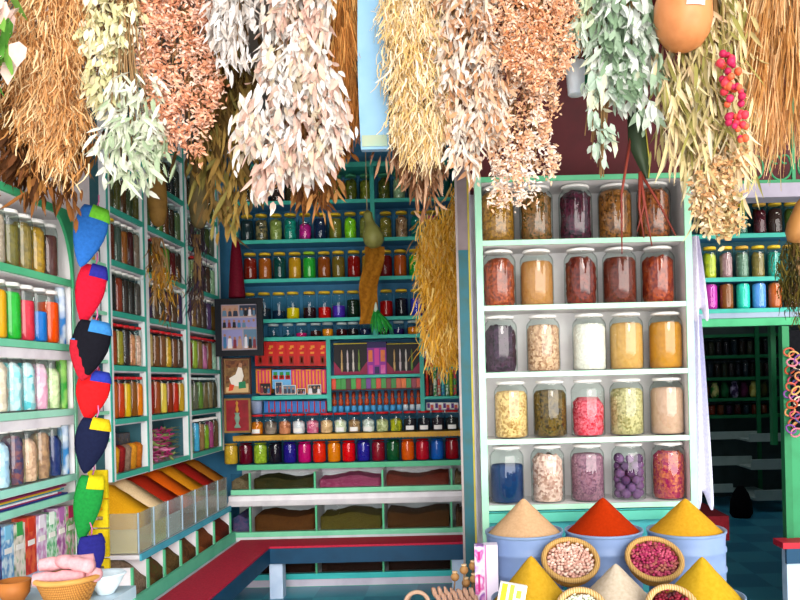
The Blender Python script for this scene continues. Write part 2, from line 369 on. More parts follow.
backrow('mid',szs[2],[(250.4,'brick red powder',pw('7a2418','651c14')),(265,'cinnamon orange',pw('a35c26','8a4a1e')),(279.8,'dark teal powder',pw('12403c','0e3434')),(294.7,'mustard tan powder',pw('c0902c','a87a22')),(309.4,'bright green powder',pw('2f9a3a','237f2e'),.94,mat('9ac82a','7aa81e')),(324,'russet powder',pw('8a4a20','743c1a')),(338.5,'olive brown powder',pw('6f5c26','5c4c20')),(354,'blood red powder',pw('8a1a16','701410')),(368.4,'sandy yellow powder',pw('b08a3c','9a7630')),
 (385.6,'dark crimson powder',pw('6a1518','541012')),(400.2,'burnt orange powder',pw('b2551e','9a4616')),(415,'grass green powder',pw('1f9a3c','178030')),(430,'rose red powder',pw('a02030','841824')),(445,'ochre powder',pw('b0802a','946a20'))],'third back shelf',YEL,py=265)
backrow('mid',szs[3],[(248.8,'pale lavender',pw('8f9ad0','7a84bc'),.9),(264.5,'smoky navy',pw('1c2a38','16222e'),.5),(278.6,'half empty navy',pw('14283e','102034'),.4),(293.2,'half full yellow',pw('d6c01a','bca614'),.5),(309.5,'half full plum',pw('2a141c','1e0e14'),.5),(324.5,'half full scarlet',pw('c02018','a01812'),.5),(339,'half full violet',pw('4c2fa0','3e2588'),.55),(353,'green black powder',pw('16281c','102016'),.8),(367,'dim olive powder',pw('5a5a2a','4a4a22'),.7),
 (386.5,'cherry red powder',pw('a81416','8c1012'),.72),(401.6,'ink black powder',pw('14141e','0e0e16'),.8),(416.6,'periwinkle blue powder',pw('3f48b8','3239a0'),.85),(431,'ruby powder',pw('8e1620','741018'),.7),(446,'brown powder',pw('6a3a20','54301a'),.7)],'fourth back shelf',YEL,py=305)
backrow('short',szs[4],[(273.3,'empty looking teal',pw('1f5a66','174a54'),.2),(288,'clear teal',pw('24606c','1a4e58'),.2),(301.6,'pink bottomed',pw('c02a70','a02060'),.4),(315.4,'dark brown',pw('3a1c1c','2c1414'),.6),(327.8,'amber orange',pw('c8801e','b06c14'),.75),(341.6,'deep maroon',pw('3c1016','2c0c10'),.7),(353,'blackish',pw('1c181c','141014'),.7),(365,'dark blue',pw('1a2444','141c38'),.7),
 (384,'dim plum',pw('2c1630','201024'),.7),(398.6,'dusky violet',pw('2a2258','201a48'),.6),(413,'golden orange',pw('cc7a16','b0660e'),.75),(427,'dark red',pw('6a121c','540e16'),.8),(441.5,'brown sugar',pw('6a3c1c','543016'),.7),(455.5,'murky green',pw('26402c','1c3222'),.7)],'short fifth back shelf',LIDG,y=SB+.07,py=330)
CK=[('orange sweet',ch('d0801c','a85c14')),('grey pebble',ch('8a7a70','5c504a')),('salmon sweet',ch('c08060','9a5c44')),('white lump',ch('e8e6ea','c8c4cc')),('raspberry pink',ch('b84070','e0a0b0')),('cream chip',ch('dcb890','b08a64')),('sage and white',ch('b8bc9a','dfe0d8')),('brown nut',ch('9a7a58','6a5038')),('frosted white',ch('c8ccc8','9aa098')),('white blossom',ch('b8b890','7a8050')),('chartreuse leaf',ch('a8a42a','6a7018')),('black seed',gr('17161c','26242c')),('jet bead',gr('101018','1c1c26')),('black currant',gr('18141c','2a2430')),('black olive',gr('141618','222628'))]
for i,(n,c) in enumerate(CK):
    x=257+13.93*i; y=SB+.034
    j=jar('cookie',(XH(x,425,y),y,szs[6]+.006),f'red lidded jar of {n}, {ORD[i]} from the left on the scalloped shelf',c,RED,'red lidded jars on the scalloped yellow shelf',.8,0)
    lb=MB(); n8=8
    vs=[(.0468*math.cos(a),.0468*math.sin(a),z) for z in (.012,.040) for a in [(-PI/2-.62+1.24*k/n8) for k in range(n8+1)]]
    lb.add(vs,[(k,k+1,n8+2+k,n8+1+k) for k in range(n8)],0,True)
    if i in (0,3,6,7,8,11,12,13,14): kid('paper_label',lb.mesh('paper_label',LIDW),j)
TB=[('mustard cloth',pw('c09a3a','a5822c')),('dark crimson',pw('5c0c24','480818')),('clear lime',pw('9ab03a','5a6a20')),('black',pw('16101e','0e0a14')),('royal violet',pw('261c7a','1e1664')),('hot magenta',pw('b8146c','9a1058')),('scarlet orange',pw('d0321a','b82812')),('tangerine',pw('d07a12','b8680c')),('bright red',pw('d01420','b01018')),('ultramarine',pw('2a2486','201c70')),('wine red',pw('7c1428','661020')),('bottle green',pw('0e4a2a','0a3c22')),('deep orange',pw('cc5a12','b44a0c')),('carmine',pw('b0142c','941024')),('cobalt blue',pw('1a5aa8','144a90')),('garnet',pw('8a0c1e','700816'))]
for i,(n,c) in enumerate(TB):
    x=231+14.73*i; y=SB+.06
    jar('tub',(XH(x,450,y),y,szs[7]+.003),f'tub of {n} dye powder, {ORD[i]} from the left on the alcove counter',c,c[0],'dye powder tubs on the back counter',1.0)
# ---- boxed goods between the jars
def pack(name,x0,x1,y0,y1,d,dep,mats,label,cat,group,deco=None,zbase=None):
    """a carton seen from the front between photo columns x0..x1 and rows y0..y1"""
    a,b=W(x0,y1,d),W(x1,y0,d); a.x+=.0008; b.x-=.0008
    if zbase is not None: a.z=zbase
    mb=MB().box(a.x,b.x,d,d+dep,a.z,b.z)
    w,h=b.x-a.x,b.z-a.z
    for (u0,u1,v0,v1,mi) in (deco or []): mb.box(a.x+u0*w,a.x+u1*w,d-.0012,d+.001,a.z+v0*h,a.z+v1*h,mi)
    return one(name,label,cat,mb,mats,group)
REDB=mat('c8201c','a81614'); ORB=mat('e08a2a','c8701c'); BRN=mat('8a2410','701a0c'); CREAM=mat('e8d8a8','d4c090'); PINK=mat('d0306a','b02458'); BLU=mat('2f70c8','2460b0'); SKYB=mat('6ab0e0','5098cc'); PURP=mat('5a2a80','482068')
D1=SB+.03
def yz(py): return py
for i in range(7):
    x=255+10.35*i
    pack('perfume_carton',x,x+10.3,341.5,366,D1,.08,[REDB,ORB,BRN],f'red perfume carton with gold swirl, {ORD[i]} from the left in the upper row','box','red perfume cartons',[(.4,.75,.74,.84,1),(.3,.55,.68,.74,1),(.35,.7,.5,.58,1),(.28,.7,.06,.42,2),(.42,.58,.14,.34,1)])
for zz,zy in ((366.3,367.8),):
    a,b=W(254,zy,D1),W(328,zy-1.2,D1); one('carton_ledge','thin red ledge under the upper row of red perfume cartons','ledge',MB().box(a.x,xp1-.016,SB+.012,SB+.17,a.z-.006,b.z-.003),REDB)
zled=ZH(368,290,D1)-.003
for i in range(14):
    x=256+5.0*i
    if 267<x<291: continue
    pack('incense_carton',x,x+4.9,369.4,393.2,D1+.02,.07,[PINK,ORB] if i%2 else [ORB,PINK],f'striped pink and orange incense carton, {ORD[i]} along the row under the red ledge','box','incense cartons',[(.35,.65,.05,.95,1)])
for i in range(3):
    x=272.4+6.2*i
    pack('colour_carton',x,x+6,370,389,D1+.01,.06,[SKYB,REDB,mat('e8b020','c89414'),mat('2a8a3a','1f702c')],f'blue carton with red and green flower, {ORD[i]} of three amid the striped cartons','box','blue flower cartons',[(.1,.9,.5,.72,1),(.2,.8,.72,.9,3),(.3,.7,.58,.7,2)])
FOT=rainbow('small_snapshot',['1c1c24','6a5a78','d8d0d0','303850','8a6a5a'],60,kind='vor')
SNL=[]
for i,(x0,x1,y0) in enumerate(((260,270.5,383),(275.5,282,382),(283,295.5,385),(297,305.5,388.5),(308,321,384.5))):
    a,b=W(x0,394.6,SB+.012),W(x1,y0,SB+.012)
    sn=one('snapshot',f'small framed snapshot, {ORD[i]} from the left, leaning on the striped incense cartons','photo',MB().box(a.x,b.x,SB+.012,SB+.016,a.z,b.z),[LIDW if i else REDB],'small snapshots',loc=(a.x,SB+.012,a.z))
    ORG[sn.name]=(a.x,SB+.012,a.z); SNL.append((sn,a.x+.003,b.x-.003,a.z+.003,b.z-.003))
for i in range(11):
    x=264+5.7*i
    pack('blue_carton',x,x+5.5,401,412.6,SB+.086,.06,[mat('2258b0','2a7ac0','stripe',.4,30),mat('b01c2c','901420')],f'narrow blue carton with red side, {ORD[i]} from the left below the incense cartons','box','narrow blue cartons',[(.78,1.0,0,1,1),(.2,.6,.06,.3,1)] if i%3==1 else [(.78,1.0,0,1,1)])
# the ledge that carries the blue cartons and the amber bottles
zl=ZH(413,300,SB+.086)-.0005
t2=bpy.data.objects['back_shelving']
MB().box(XH(250,413,SB),XR0,SB+.082,YB+.02,zl-.006,zl).build('rear_ledge',BLUEW,t2)
o=one('plastic_pot','small translucent white and blue pot beside the narrow blue cartons','pot',MB().lathe([(.034,0),(.041,.085),(.043,.086),(.043,.09),(.036,.09),(.03,.004)],16,0,Matrix.Translation((XH(257,413,SB+.13),SB+.13,zl+.001))),mat('b8c8ea','8aa4dc'),)
# middle compartment
def knifeset(x0,x1,lab):
    a,b=W(x0,375.2,SB+.03),W(x1,342,SB+.03); a.z=max(a.z,ZH(375,375,SB)+.003); t=thing('gift_set',lab,'gift box',((a.x+b.x)/2,SB+.03,a.z),'dark gift sets')
    w,h=b.x-a.x,b.z-a.z; cxm=(a.x+b.x)/2
    MB().box(a.x,b.x,SB+.04,SB+.10,a.z,b.z).build('carton',mat('0e080e','1c0c16'),t)
    mb=MB().box(a.x,b.x,SB+.036,SB+.04,a.z,a.z+.1*h)
    for sx in (0,1):
        x_=a.x if sx==0 else b.x; q=1 if sx==0 else -1
        mb.add([(x_,SB+.037,a.z),(x_+q*.32*w,SB+.037,a.z),(x_,SB+.037,a.z+.42*h)],[(0,1,2)])
    mb.build('magenta_corner',mat('8a1440','6e1034'),t)
    MB().box(a.x,b.x,SB+.036,SB+.04,b.z-.05*h,b.z-.025*h).build('gold_line',mat('b8a82a','a0901c'),t)
    for k in range(4):
        x_=a.x+w*(.24+.17*k); MB().lathe([(.003,0),(.008,.02),(.008,.06),(.005,.065),(.006,.12),(.002,.15)],8,0,Matrix.Translation((x_,SB+.03,a.z+.02))).build('bottle',mat(['c8a470','d8c8d0','e0d8d0','6a9a4a'][k],'8a6a40'),t)
knifeset(334,367,'dark gift box of slim bottles to the left of the purple carton'); knifeset(386.5,420,'dark gift box of slim bottles to the right of the purple carton')
pack('purple_carton',367.5,386,341.5,375.2,SB+.02,.07,[mat('8a2a90','6e1f78'),mat('2a1c58','201444'),mat('c83a90','e08ac0'),mat('d8703a','30285a')],'purple perfume carton with printed bottles standing between two dark gift boxes','box',None,[(.0,1,.82,1,1),(.06,.28,.4,.75,3),(.38,.62,.3,.8,2),(.7,.94,.4,.75,3),(.06,.28,.04,.3,2),(.38,.62,.04,.25,1),(.7,.94,.04,.3,2)])
mlz=ZH(388.6,375,SB+.03)
gcol=['d8401c','2a8a30','2e9038','4a1c1c','2f9a3a','b82a20','1f7a2c','6a2a8a','2c8a34','d03a20','2f8a34','7a2018','1f8030','c8501c','e06a1c','2a8a3a','8a1c3a','c83a1c']
for i,c in enumerate(gcol):
    x=331+5.02*i
    pack('soap_stick',x,x+4.7,378.2,388,SB+.03,.05,[mat(c,None,'paint',.4),CREAM],f'{["orange red","green","green","dark brown","green","red","dark green","violet","green","red","green","maroon","green","rust","orange","green","plum","red"][i]} soap stick, {ORD[i]} from the left under the gift boxes','soap','soap sticks',[(.35,.55,.1,.9,0)],zbase=mlz+.001)
MB().box(xp1,xp2,SB+.02,YB+.02,mlz-.008,mlz).build('thin_ledge',MAROON,t2)
for i in range(14):
    x=331.5+6.48*i; p=W(x+3.1,412.4,SB+.108); t=thing('amber_bottle',f'amber bottle with {"blue" if i<11 else "white"} base, {ORD[i]} from the left above the red lids','bottle',(p.x,SB+.108,zl+.001),'amber perfume bottles')
    T=Matrix.Translation((p.x,SB+.108,zl+.001))@Matrix.Scale(.93,4)
    MB().lathe([(.016,.0),(.019,.004),(.019,.036),(.013,.044)],10,0,T).build('base',mat('4aa0d8' if i<11 else 'd8e4ea','3a86bc'),t)
    MB().lathe([(.013,.044),(.018,.06),(.018,.085),(.009,.1),(.015,.112),(.012,.13)],10,0,T).build('body',mat('8a2416','b8501c','print',.25,90),t)
    MB().lathe([(.011,.13),(.014,.135),(.012,.146),(.004,.15)],10,0,T).build('stopper',mat('5a1410','48100c'),t)
pack('striped_carton',425,432,339.5,367,SB+.05,.06,[BLU,REDB,LIDW],'blue, red and white carton behind the straw bundle','box',None,[(0,1,.0,.28,1),(0,1,.4,.6,2)])
pack('lime_carton',433,456.5,339.5,367,SB+.05,.06,[mat('b8c81c','98a814'),mat('d8a01c','b88010'),REDB,mat('2a7a2a','1f6420')],'lime and yellow carton partly hidden by the straw bundle','box',None,[(0,1,.05,.3,1),(.05,.2,.3,.5,3),(.3,.45,.3,.5,2),(.55,.7,.3,.5,3),(.8,.95,.3,.5,2)])
z6=ZH(396.5,440,SB)
MB().box(xp2+.012,XR0,SB+.02,YB+.02,ZH(367.6,440,SB+.05)-.012,ZH(367.6,440,SB+.05)).build('small_ledge',TEAL,t2)
for i,(c,c2,n) in enumerate((('c82a24','a01c18','red'),('6a3a2a','2c1c18','brown'),('2f8a3a','d8e0d0','green and white'),('b8b0a0','c03a28','grey and red'),('2f80b8','5ac0b0','blue'),('c8d8d0','3a9a4a','pale green'),('c8b81c','98b01c','yellow'),('d83a50','2fa050','red and green'))):
    x=425.5+4.0*i; p=W(x+1.8,395.8,SB+.04)
    one('candle_stick',f'{n} wrapped candle, {ORD[i]} from the left right of the amber bottles','candle',MB().lathe([(.0108,0),(.0115,.004),(.0115,.172),(.008,.176)],10,0,Matrix.Translation((p.x,SB+.045,z6+.003))),mat(c,c2,'print',.4,60),'wrapped candles')
for i in range(4):
    x=426.5+8.0*i
    pack('tea_packet',x,x+7.8,402.6,412.6,SB+.086,.05,[LIDW,PURP,mat('d86a2a','c04a8a','print')],f'white packet with purple leaf print, {ORD[i]} from the left under the wrapped candles','packet','white printed packets',[(.1,.45,.45,.95,1),(.5,.9,.2,.8,2)])
# ---- framed pictures and crimson cone at the alcove's corner
def framed(name,x0,x1,y0,y1,d,fw,fm,cells,lab,mount=None):
    a,b=W(x0,y1,d),W(x1,y0,d); t=thing(name,lab,'picture',((a.x+b.x)/2,d,a.z))
    mb=MB(); mb.box(a.x,b.x,d-.012,d+.012,a.z,a.z+fw).box(a.x,b.x,d-.012,d+.012,b.z-fw,b.z).box(a.x,a.x+fw,d-.012,d+.012,a.z+fw,b.z-fw).box(b.x-fw,b.x,d-.012,d+.012,a.z+fw,b.z-fw)
    mb.build('frame',fm,t); MB().box(a.x+fw*.5,b.x-fw*.5,d+.0,d+.012,a.z+fw*.5,b.z-fw*.5).build('backing',mount or LIDW,t)
    w=b.x-a.x-2*fw; h=b.z-a.z-2*fw
    for (u0,u1,v0,v1,m) in cells:
        MB().box(a.x+fw+u0*w,a.x+fw+u1*w,d-.003,d+.001,a.z+fw+v0*h,a.z+fw+v1*h).build('photograph',m,t)
    return t
PINKS=[mat(c,None,'paint',.4) for c in ('2c3448','d8d4dc','3a6f9a','16181e','8a88b8','b08a78','5a7a94','7a2c38')]; SKIN=mat('a87a5c','8a6248')
FR=random.Random(11)
def figures(t,x0,x1,z0,z1,y,n,bg):
    mb=MB().box(x0,x1,y,y+.003,z0,z1,bg); h=z1-z0; w=(x1-x0)/n
    mb.box(x0,x1,y-.0004,y+.001,z0,z0+h*.16,5)
    for k in range(n):
        xc=x0+w*(k+.5); hh=h*FR.uniform(.5,.66); bw=w*FR.uniform(.34,.46); ci=FR.randrange(8); yy=y-.0008-.0002*k
        mb.add([(xc-bw,yy,z0+h*.05),(xc+bw,yy,z0+h*.05),(xc+bw*.8,yy,z0+hh*.92),(xc+bw*.45,yy,z0+hh),(xc-bw*.45,yy,z0+hh),(xc-bw*.8,yy,z0+hh*.92)],[(0,1,2,3,4,5)],ci)
        r=min(w*.26,h*.13); mb.add([(xc+r*math.cos(PI*q/4),yy,z0+hh+r*.9+r*1.15*math.sin(PI*q/4)) for q in range(8)],[tuple(range(8))],8)
    mb.build('photograph',PINKS+[SKIN],t)
def collage(t,px0,px1,py0,py1,d,fw,cells):
    a,b=W(px0,py1,d),W(px1,py0,d); w=b.x-a.x-2*fw; h=b.z-a.z-2*fw
    for (u0,u1,v0,v1,n,bg) in cells: figures(t,a.x+fw+u0*w,a.x+fw+u1*w,a.z+fw+v0*h,a.z+fw+v1*h,d-.004,n,bg)
for sn,q0,q1,q2,q3 in SNL: figures(sn,q0,q1,q2,q3,SB+.0108,3 if q1-q0>.05 else 2,FR.choice((0,3,6)))
t=framed('photo_frame',216.3,262.3,298,356.6,4.98,.038,mat('0a0f18','10161f'),[],'black framed collage of group photographs hanging at the alcove corner',mat('9a8f9c','b8b0bc'))
collage(t,216.3,262.3,298,356.6,4.98,.038,[(.02,.48,.73,.98,3,5),(.52,.98,.73,.98,4,0),(.02,.98,.48,.7,7,4),(.02,.58,.02,.45,4,4),(.62,.98,.02,.45,3,6)])
t=framed('picture_frame',223.5,250.5,357.5,395,5.06,.008,mat('3a2018','4a2c1c'),[],'brown framed colourful market scene below the black photo frame',mat('7a5a3a','a07848','print',.5,30))
a,b=W(223.5,395,5.06),W(250.5,357.5,5.06); w=b.x-a.x; h=b.z-a.z; mb=MB()
def pol(pts,mi): mb.add([(a.x+w*u,5.0585-.0003*mi,a.z+h*v) for u,v in pts],[tuple(range(len(pts)))],mi)
pol([(.08,.05),(.92,.05),(.92,.95),(.08,.95)],0); pol([(.1,.06),(.9,.06),(.9,.3),(.1,.2)],1); pol([(.1,.72),(.9,.78),(.9,.93),(.1,.93)],2); pol([(.3,.25),(.62,.22),(.74,.5),(.68,.72),(.55,.75),(.45,.55),(.22,.45)],3); pol([(.55,.75),(.68,.72),(.7,.84),(.6,.87)],6); pol([(.18,.1),(.34,.12),(.4,.26),(.24,.3)],4); pol([(.55,.16),(.82,.18),(.8,.36),(.56,.34)],5); pol([(.1,.32),(.24,.34),(.22,.52),(.1,.5)],2)
mb.build('painting',[mat('8a6a40','6a4c2c','print',.5,30),mat('c8a878','b08c5c'),mat('5a3424','7a4a2c','print',.5,40),mat('e4dcd0'),mat('d0401c'),mat('1f7a50'),SKIN],t)
fr=framed('picture_frame',225,250.5,398,433,5.06,.012,mat('8a6a34','5a3a1c'),[(0,1,0,1,mat('8a1824','5c1018','paint',.4,14))],'gilt framed red picture of a vase standing on the yellow shelf')
p=W(237.5,428,5.055); T=Matrix.Translation((p.x,5.052,p.z))@Matrix.Diagonal((1,.15,1,1))
MB().lathe([(.02,0),(.022,.006),(.008,.03),(.014,.05),(.02,.065),(.012,.085),(.02,.1)],12,0,T).build('vase_relief',mat('6a8a7a','a8b09a'),fr); MB().lathe([(.004,.1),(.012,.12),(.004,.15),(.01,.165),(.001,.18)],8,0,T).build('flower_relief',mat('b8802a','8a6a1c'),fr)
p=W(237,298,5.1); one('hanging_cone_hat','tall dark crimson felt cone hanging at the left end of the back shelves','hat',MB().lathe([(.052,0),(.054,.01),(.045,.16),(.034,.3),(.024,.37),(.008,.385)],20,0,Matrix.Translation((p.x,5.1,p.z))),mat('6a1024','580c1c','fabric'))
# ================================================================== ALCOVE BINS, BACK
WB=mat('e2dfe4','c8c4cc')
DB=5.08
xb0,xb1=XH(228,480,5.0),XH(466,480,5.0)
t=thing('bin_counter','white tiered counter of glazed spice bins with green rails along the alcove back','counter',(-.8,5.0,FZ))
def tier(y0,y1,dfront,dback,rail,divs,nm):
    zb,zt_=ZH(y1,330,dfront),min(ZH(y0,330,dfront),szs[7]-.036)
    MB().box(xb0,xb1,dfront-.01,dfront+.02,zb-.03,zb+.001).build('rail',rail,t)
    MB().box(xb0,xb1,dfront+.02,dback,zb-.012,zb).build('bin_floor',WB,t)
    MB().box(xb0,xb1,dback,dback+.012,zb-.012,zt_).build('bin_back',WB,t)
    for px in divs:
        x=XH(px,(y0+y1)/2,dfront); MB().box(x-.004,x+.004,dfront+.006,dback,zb,zt_-.002,0).box(x-.006,x+.006,dfront-.012,dfront+.006,zb,zt_-.002,1).build('divider',[WB,mat('58b888','46a676')],t)
    MB().box(xb0,xb1,dfront-.003,dfront,zb,zt_-.004).build('glass_front',PANE,t)
    return zb,zt_
MRAIL=mat('7fd0a8','69bf95')
r1=tier(467.5,488,5.06,5.32,MRAIL,(250,315,382.5,451.5),'a'); r2=tier(504.5,530.5,4.96,5.24,MRAIL,(250.5,316.5,383.5,451.5),'b'); r3=tier(549,573,4.96,5.24,TURQ,(250.5,316.5,383.5,451.5),'c')
MB().box(xb0,xb1,5.0,5.06,r2[1],r1[0]-.032).build('white_fascia',WB,t)
MB().add([(xb0,4.958,r2[1]+.0),(xb1,4.958,r2[1]),(xb1,5.05,r1[0]-.031),(xb0,5.05,r1[0]-.031)],[(0,1,2,3)]).build('sloping_board',WB,t)
MB().box(xb0,xb1,4.955,4.975,r3[1]-.002,r2[0]-.031).build('lower_fascia',WB,t)
za=r3[0]-.03
MB().box(xb0,xb1,4.955,4.975,ZH(579,330,4.955),za).build('teal_band',TURQ,t); MB().box(xb0,xb1,4.95,4.97,ZH(586,330,4.95),ZH(579,330,4.95)).build('white_band',LAV,t); MB().box(xb0,xb1,4.94,4.97,FZ+.001,ZH(586,330,4.95)).build('plinth',mat('3fb898','32a488'),t)
def heap(x0,x1,dfr,dbk,zb,hf,hb,m,lab,grp):
    n=14; k=6; vs=[]; fs=[]
    for j in range(k+1):
        for i in range(n+1):
            u=i/n; v=j/k; h=hf+(hb-hf)*v+.012*math.sin(u*7+x0*9)+R(-.004,.004)
            vs.append((x0+(x1-x0)*u,dfr+(dbk-dfr)*v,zb+h))
    nt=len(vs)
    for j in range(k):
        for i in range(n): a=j*(n+1)+i; fs.append((a,a+1,a+n+2,a+n+1))
    vs+=[(x0+(x1-x0)*i/n,dfr,zb+.001) for i in range(n+1)]
    for i in range(n): fs.append((nt+i,nt+i+1,i+1,i))
    vs+=[(x0,dbk,zb+.001),(x1,dbk,zb+.001)]; q=len(vs)-2
    fs.append(tuple([nt]+[j*(n+1) for j in range(k+1)]+[q])); fs.append(tuple([nt+n]+[q+1]+[j*(n+1)+n for j in range(k,-1,-1)]))
    return one('spice_heap',lab,'spice',MB().add(vs,fs,0,True),m,grp)
cols=[(229,249),(251.5,314),(317.5,381.5),(384.5,450.5),(453,464)]
H1=[('tan root',mat('8a7458','6a543c','grain',.8,90)),('dark green herb',mat('4a3c1c','2c3014','chunk',.8,110)),('pink rose petal',mat('9a2c58','c25a80','chunk',.7,120)),('rust red flake',mat('6a2014','8a3420','chunk',.8,110)),('tan chip',mat('8a6a44','6a4e30','grain',.8,110))]
H2=[('violet bead',mat('6a5078','3a4a70','chunk',.5,70)),('cinnamon brown powder',mat('6a3e1c','5a3216','grain',.9,200)),('olive leaf',mat('5a4a1c','6a5c24','chunk',.8,130)),('mid brown seed',mat('5e3a1e','4e2e16','grain',.9,180)),('dull brown seed',mat('6a4630','543422','grain',.9,180))]
H3=[('dark clove',mat('3a2018','2a1610','grain',.9,140))]*5
for r,(hh,rr,df,db,place) in enumerate(((H1,r1,5.064,5.31,'upper glazed bins'),(H2,r2,4.964,5.23,'middle glazed bins'),(H3,r3,4.964,5.23,'low bins under the bench'))):
    for i,(n,m) in enumerate(hh):
        x0=XH(cols[i][0],500,df)+.014; x1=XH(cols[i][1],500,df)-.012; hgt=(rr[1]-rr[0])
        heap(x0,x1,df+.018,db,rr[0]+.002,hgt*(.55 if r<2 else .5),hgt*(.6 if r<2 else .6),m,f'heap of {n} in the {place}, {ORD[i]} bin from the left','heaps in the back bins')
# ================================================================== BENCHES
def bench(name,lab,P):
    return thing(name,lab,'bench',P)
bz=ZH(545.3,330,4.65); bx0=XH(269,546,4.65); xbk=XH(240,541,4.86)
t=bench('corner_bench','low L-shaped bench with crimson top and dark teal apron around the alcove',(-.9,4.7,FZ))
bxr=XH(466,540,4.65)
poly=[(bxr,4.65),(bxr,4.875),(xbk,4.875),(xbk,2.6),(bx0,2.6),(bx0,4.65)]
vs=[(x,y,bz-.012) for x,y in poly]+[(x,y,bz) for x,y in poly]
MB().add(vs,[(5,4,3,2,1,0),(6,7,8,9,10,11)]+[(i,(i+1)%6,(i+1)%6+6,i+6) for i in range(6)]).build('seat',WINE,t)
MB().box(bx0,bxr,4.645,4.665,bz-.105,bz-.0125).box(bx0-.012,bx0+.005,2.6,4.645,bz-.105,bz-.0125).build('apron',DKTEAL,t)
for (x,y) in ((XH(276,575,4.68),4.70),(bx0-.05,2.9),(bxr-.05,4.70)):
    MB().box(x-.04,x+.04,y-.02,y+.06,FZ if y>3.72 else .002,bz-.0125).build('leg',mat('c4d6ee','a8c0e0'),t)
# bench on the right pavement
pr=W(783,543,3.75); t=bench('wooden_bench','bench with red top and pale blue legs at the doorway edge',(pr.x+.3,3.75,0))
MB().box(pr.x,pr.x+.7,3.75,3.87,pr.z-.03,pr.z).build('seat',mat('b01c30','981828'),t)
MB().box(pr.x+.02,pr.x+.68,3.757,3.775,pr.z-.105,pr.z-.031).build('apron',DKTEAL,t)
for x in (pr.x+.03,pr.x+.6): MB().box(x,x+.075,3.78,3.84,FZ+.001,pr.z-.031).build('leg',mat('bcd4ea','a0bcd8'),t)
pr=W(729,516,4.36); t=bench('low_bench','dark red low bench inside the dim doorway behind the yellow spice drum',(pr.x-.2,4.4,FZ))
MB().box(1.07,pr.x,4.36,5.3,pr.z-.14,pr.z).build('seat',mat('7a1420','66101a','fabric'),t)
for x in (1.12,pr.x-.08): MB().box(x,x+.06,4.4,4.46,FZ+.001,pr.z-.141).build('leg',DKTEAL,t)
# ================================================================== LEFT WALL OF THE ALCOVE
XL=-1.625
SY=[3.57,3.986,4.578,5.19]          # uprights
zs=[ZH(y,164,XL*F/(164-VX)) for y in (140,186.5,231.5,277,321,368,414.5,462)]
t=thing('side_shelving','white and teal shelving of three bays along the left alcove wall','shelving',(XL-.06,4.3,FZ))
MB().box(XL-.16,XL-.145,3.55,YB+.04,1.02,3.2).build('back_panel',mat('2c4f58','24444c'),t)
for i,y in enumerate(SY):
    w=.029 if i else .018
    MB().box(XL-.145,XL-.034,y-w,y+w,1.02,3.2,0).box(XL-.034,XL,y-w,y+w,1.02,3.2,2).box(XL-.002,XL+.003,y-w-.001,y-w+.012,1.02,3.2,1).build('upright',[mat('35606a','2b525c'),TEAL,mat('e2e6e8','ccd4d8')],t)  # dark teal inner sides paint in the shade of the bays
for z in zs:
    for b in range(3):
        board(MB().box(XL-.145,XL-.012,SY[b]+.027,SY[b+1]-.027,z-.03,z,0).box(XL-.012,XL+.002,SY[b]+.027,SY[b+1]-.027,z-.022,z+.003,1),'shelf',[mat('d8d0d8','c4bcc8'),mat('3aa994','2c9a86')],t)
BAY=['nearest','middle','far']
def hx(c): return c
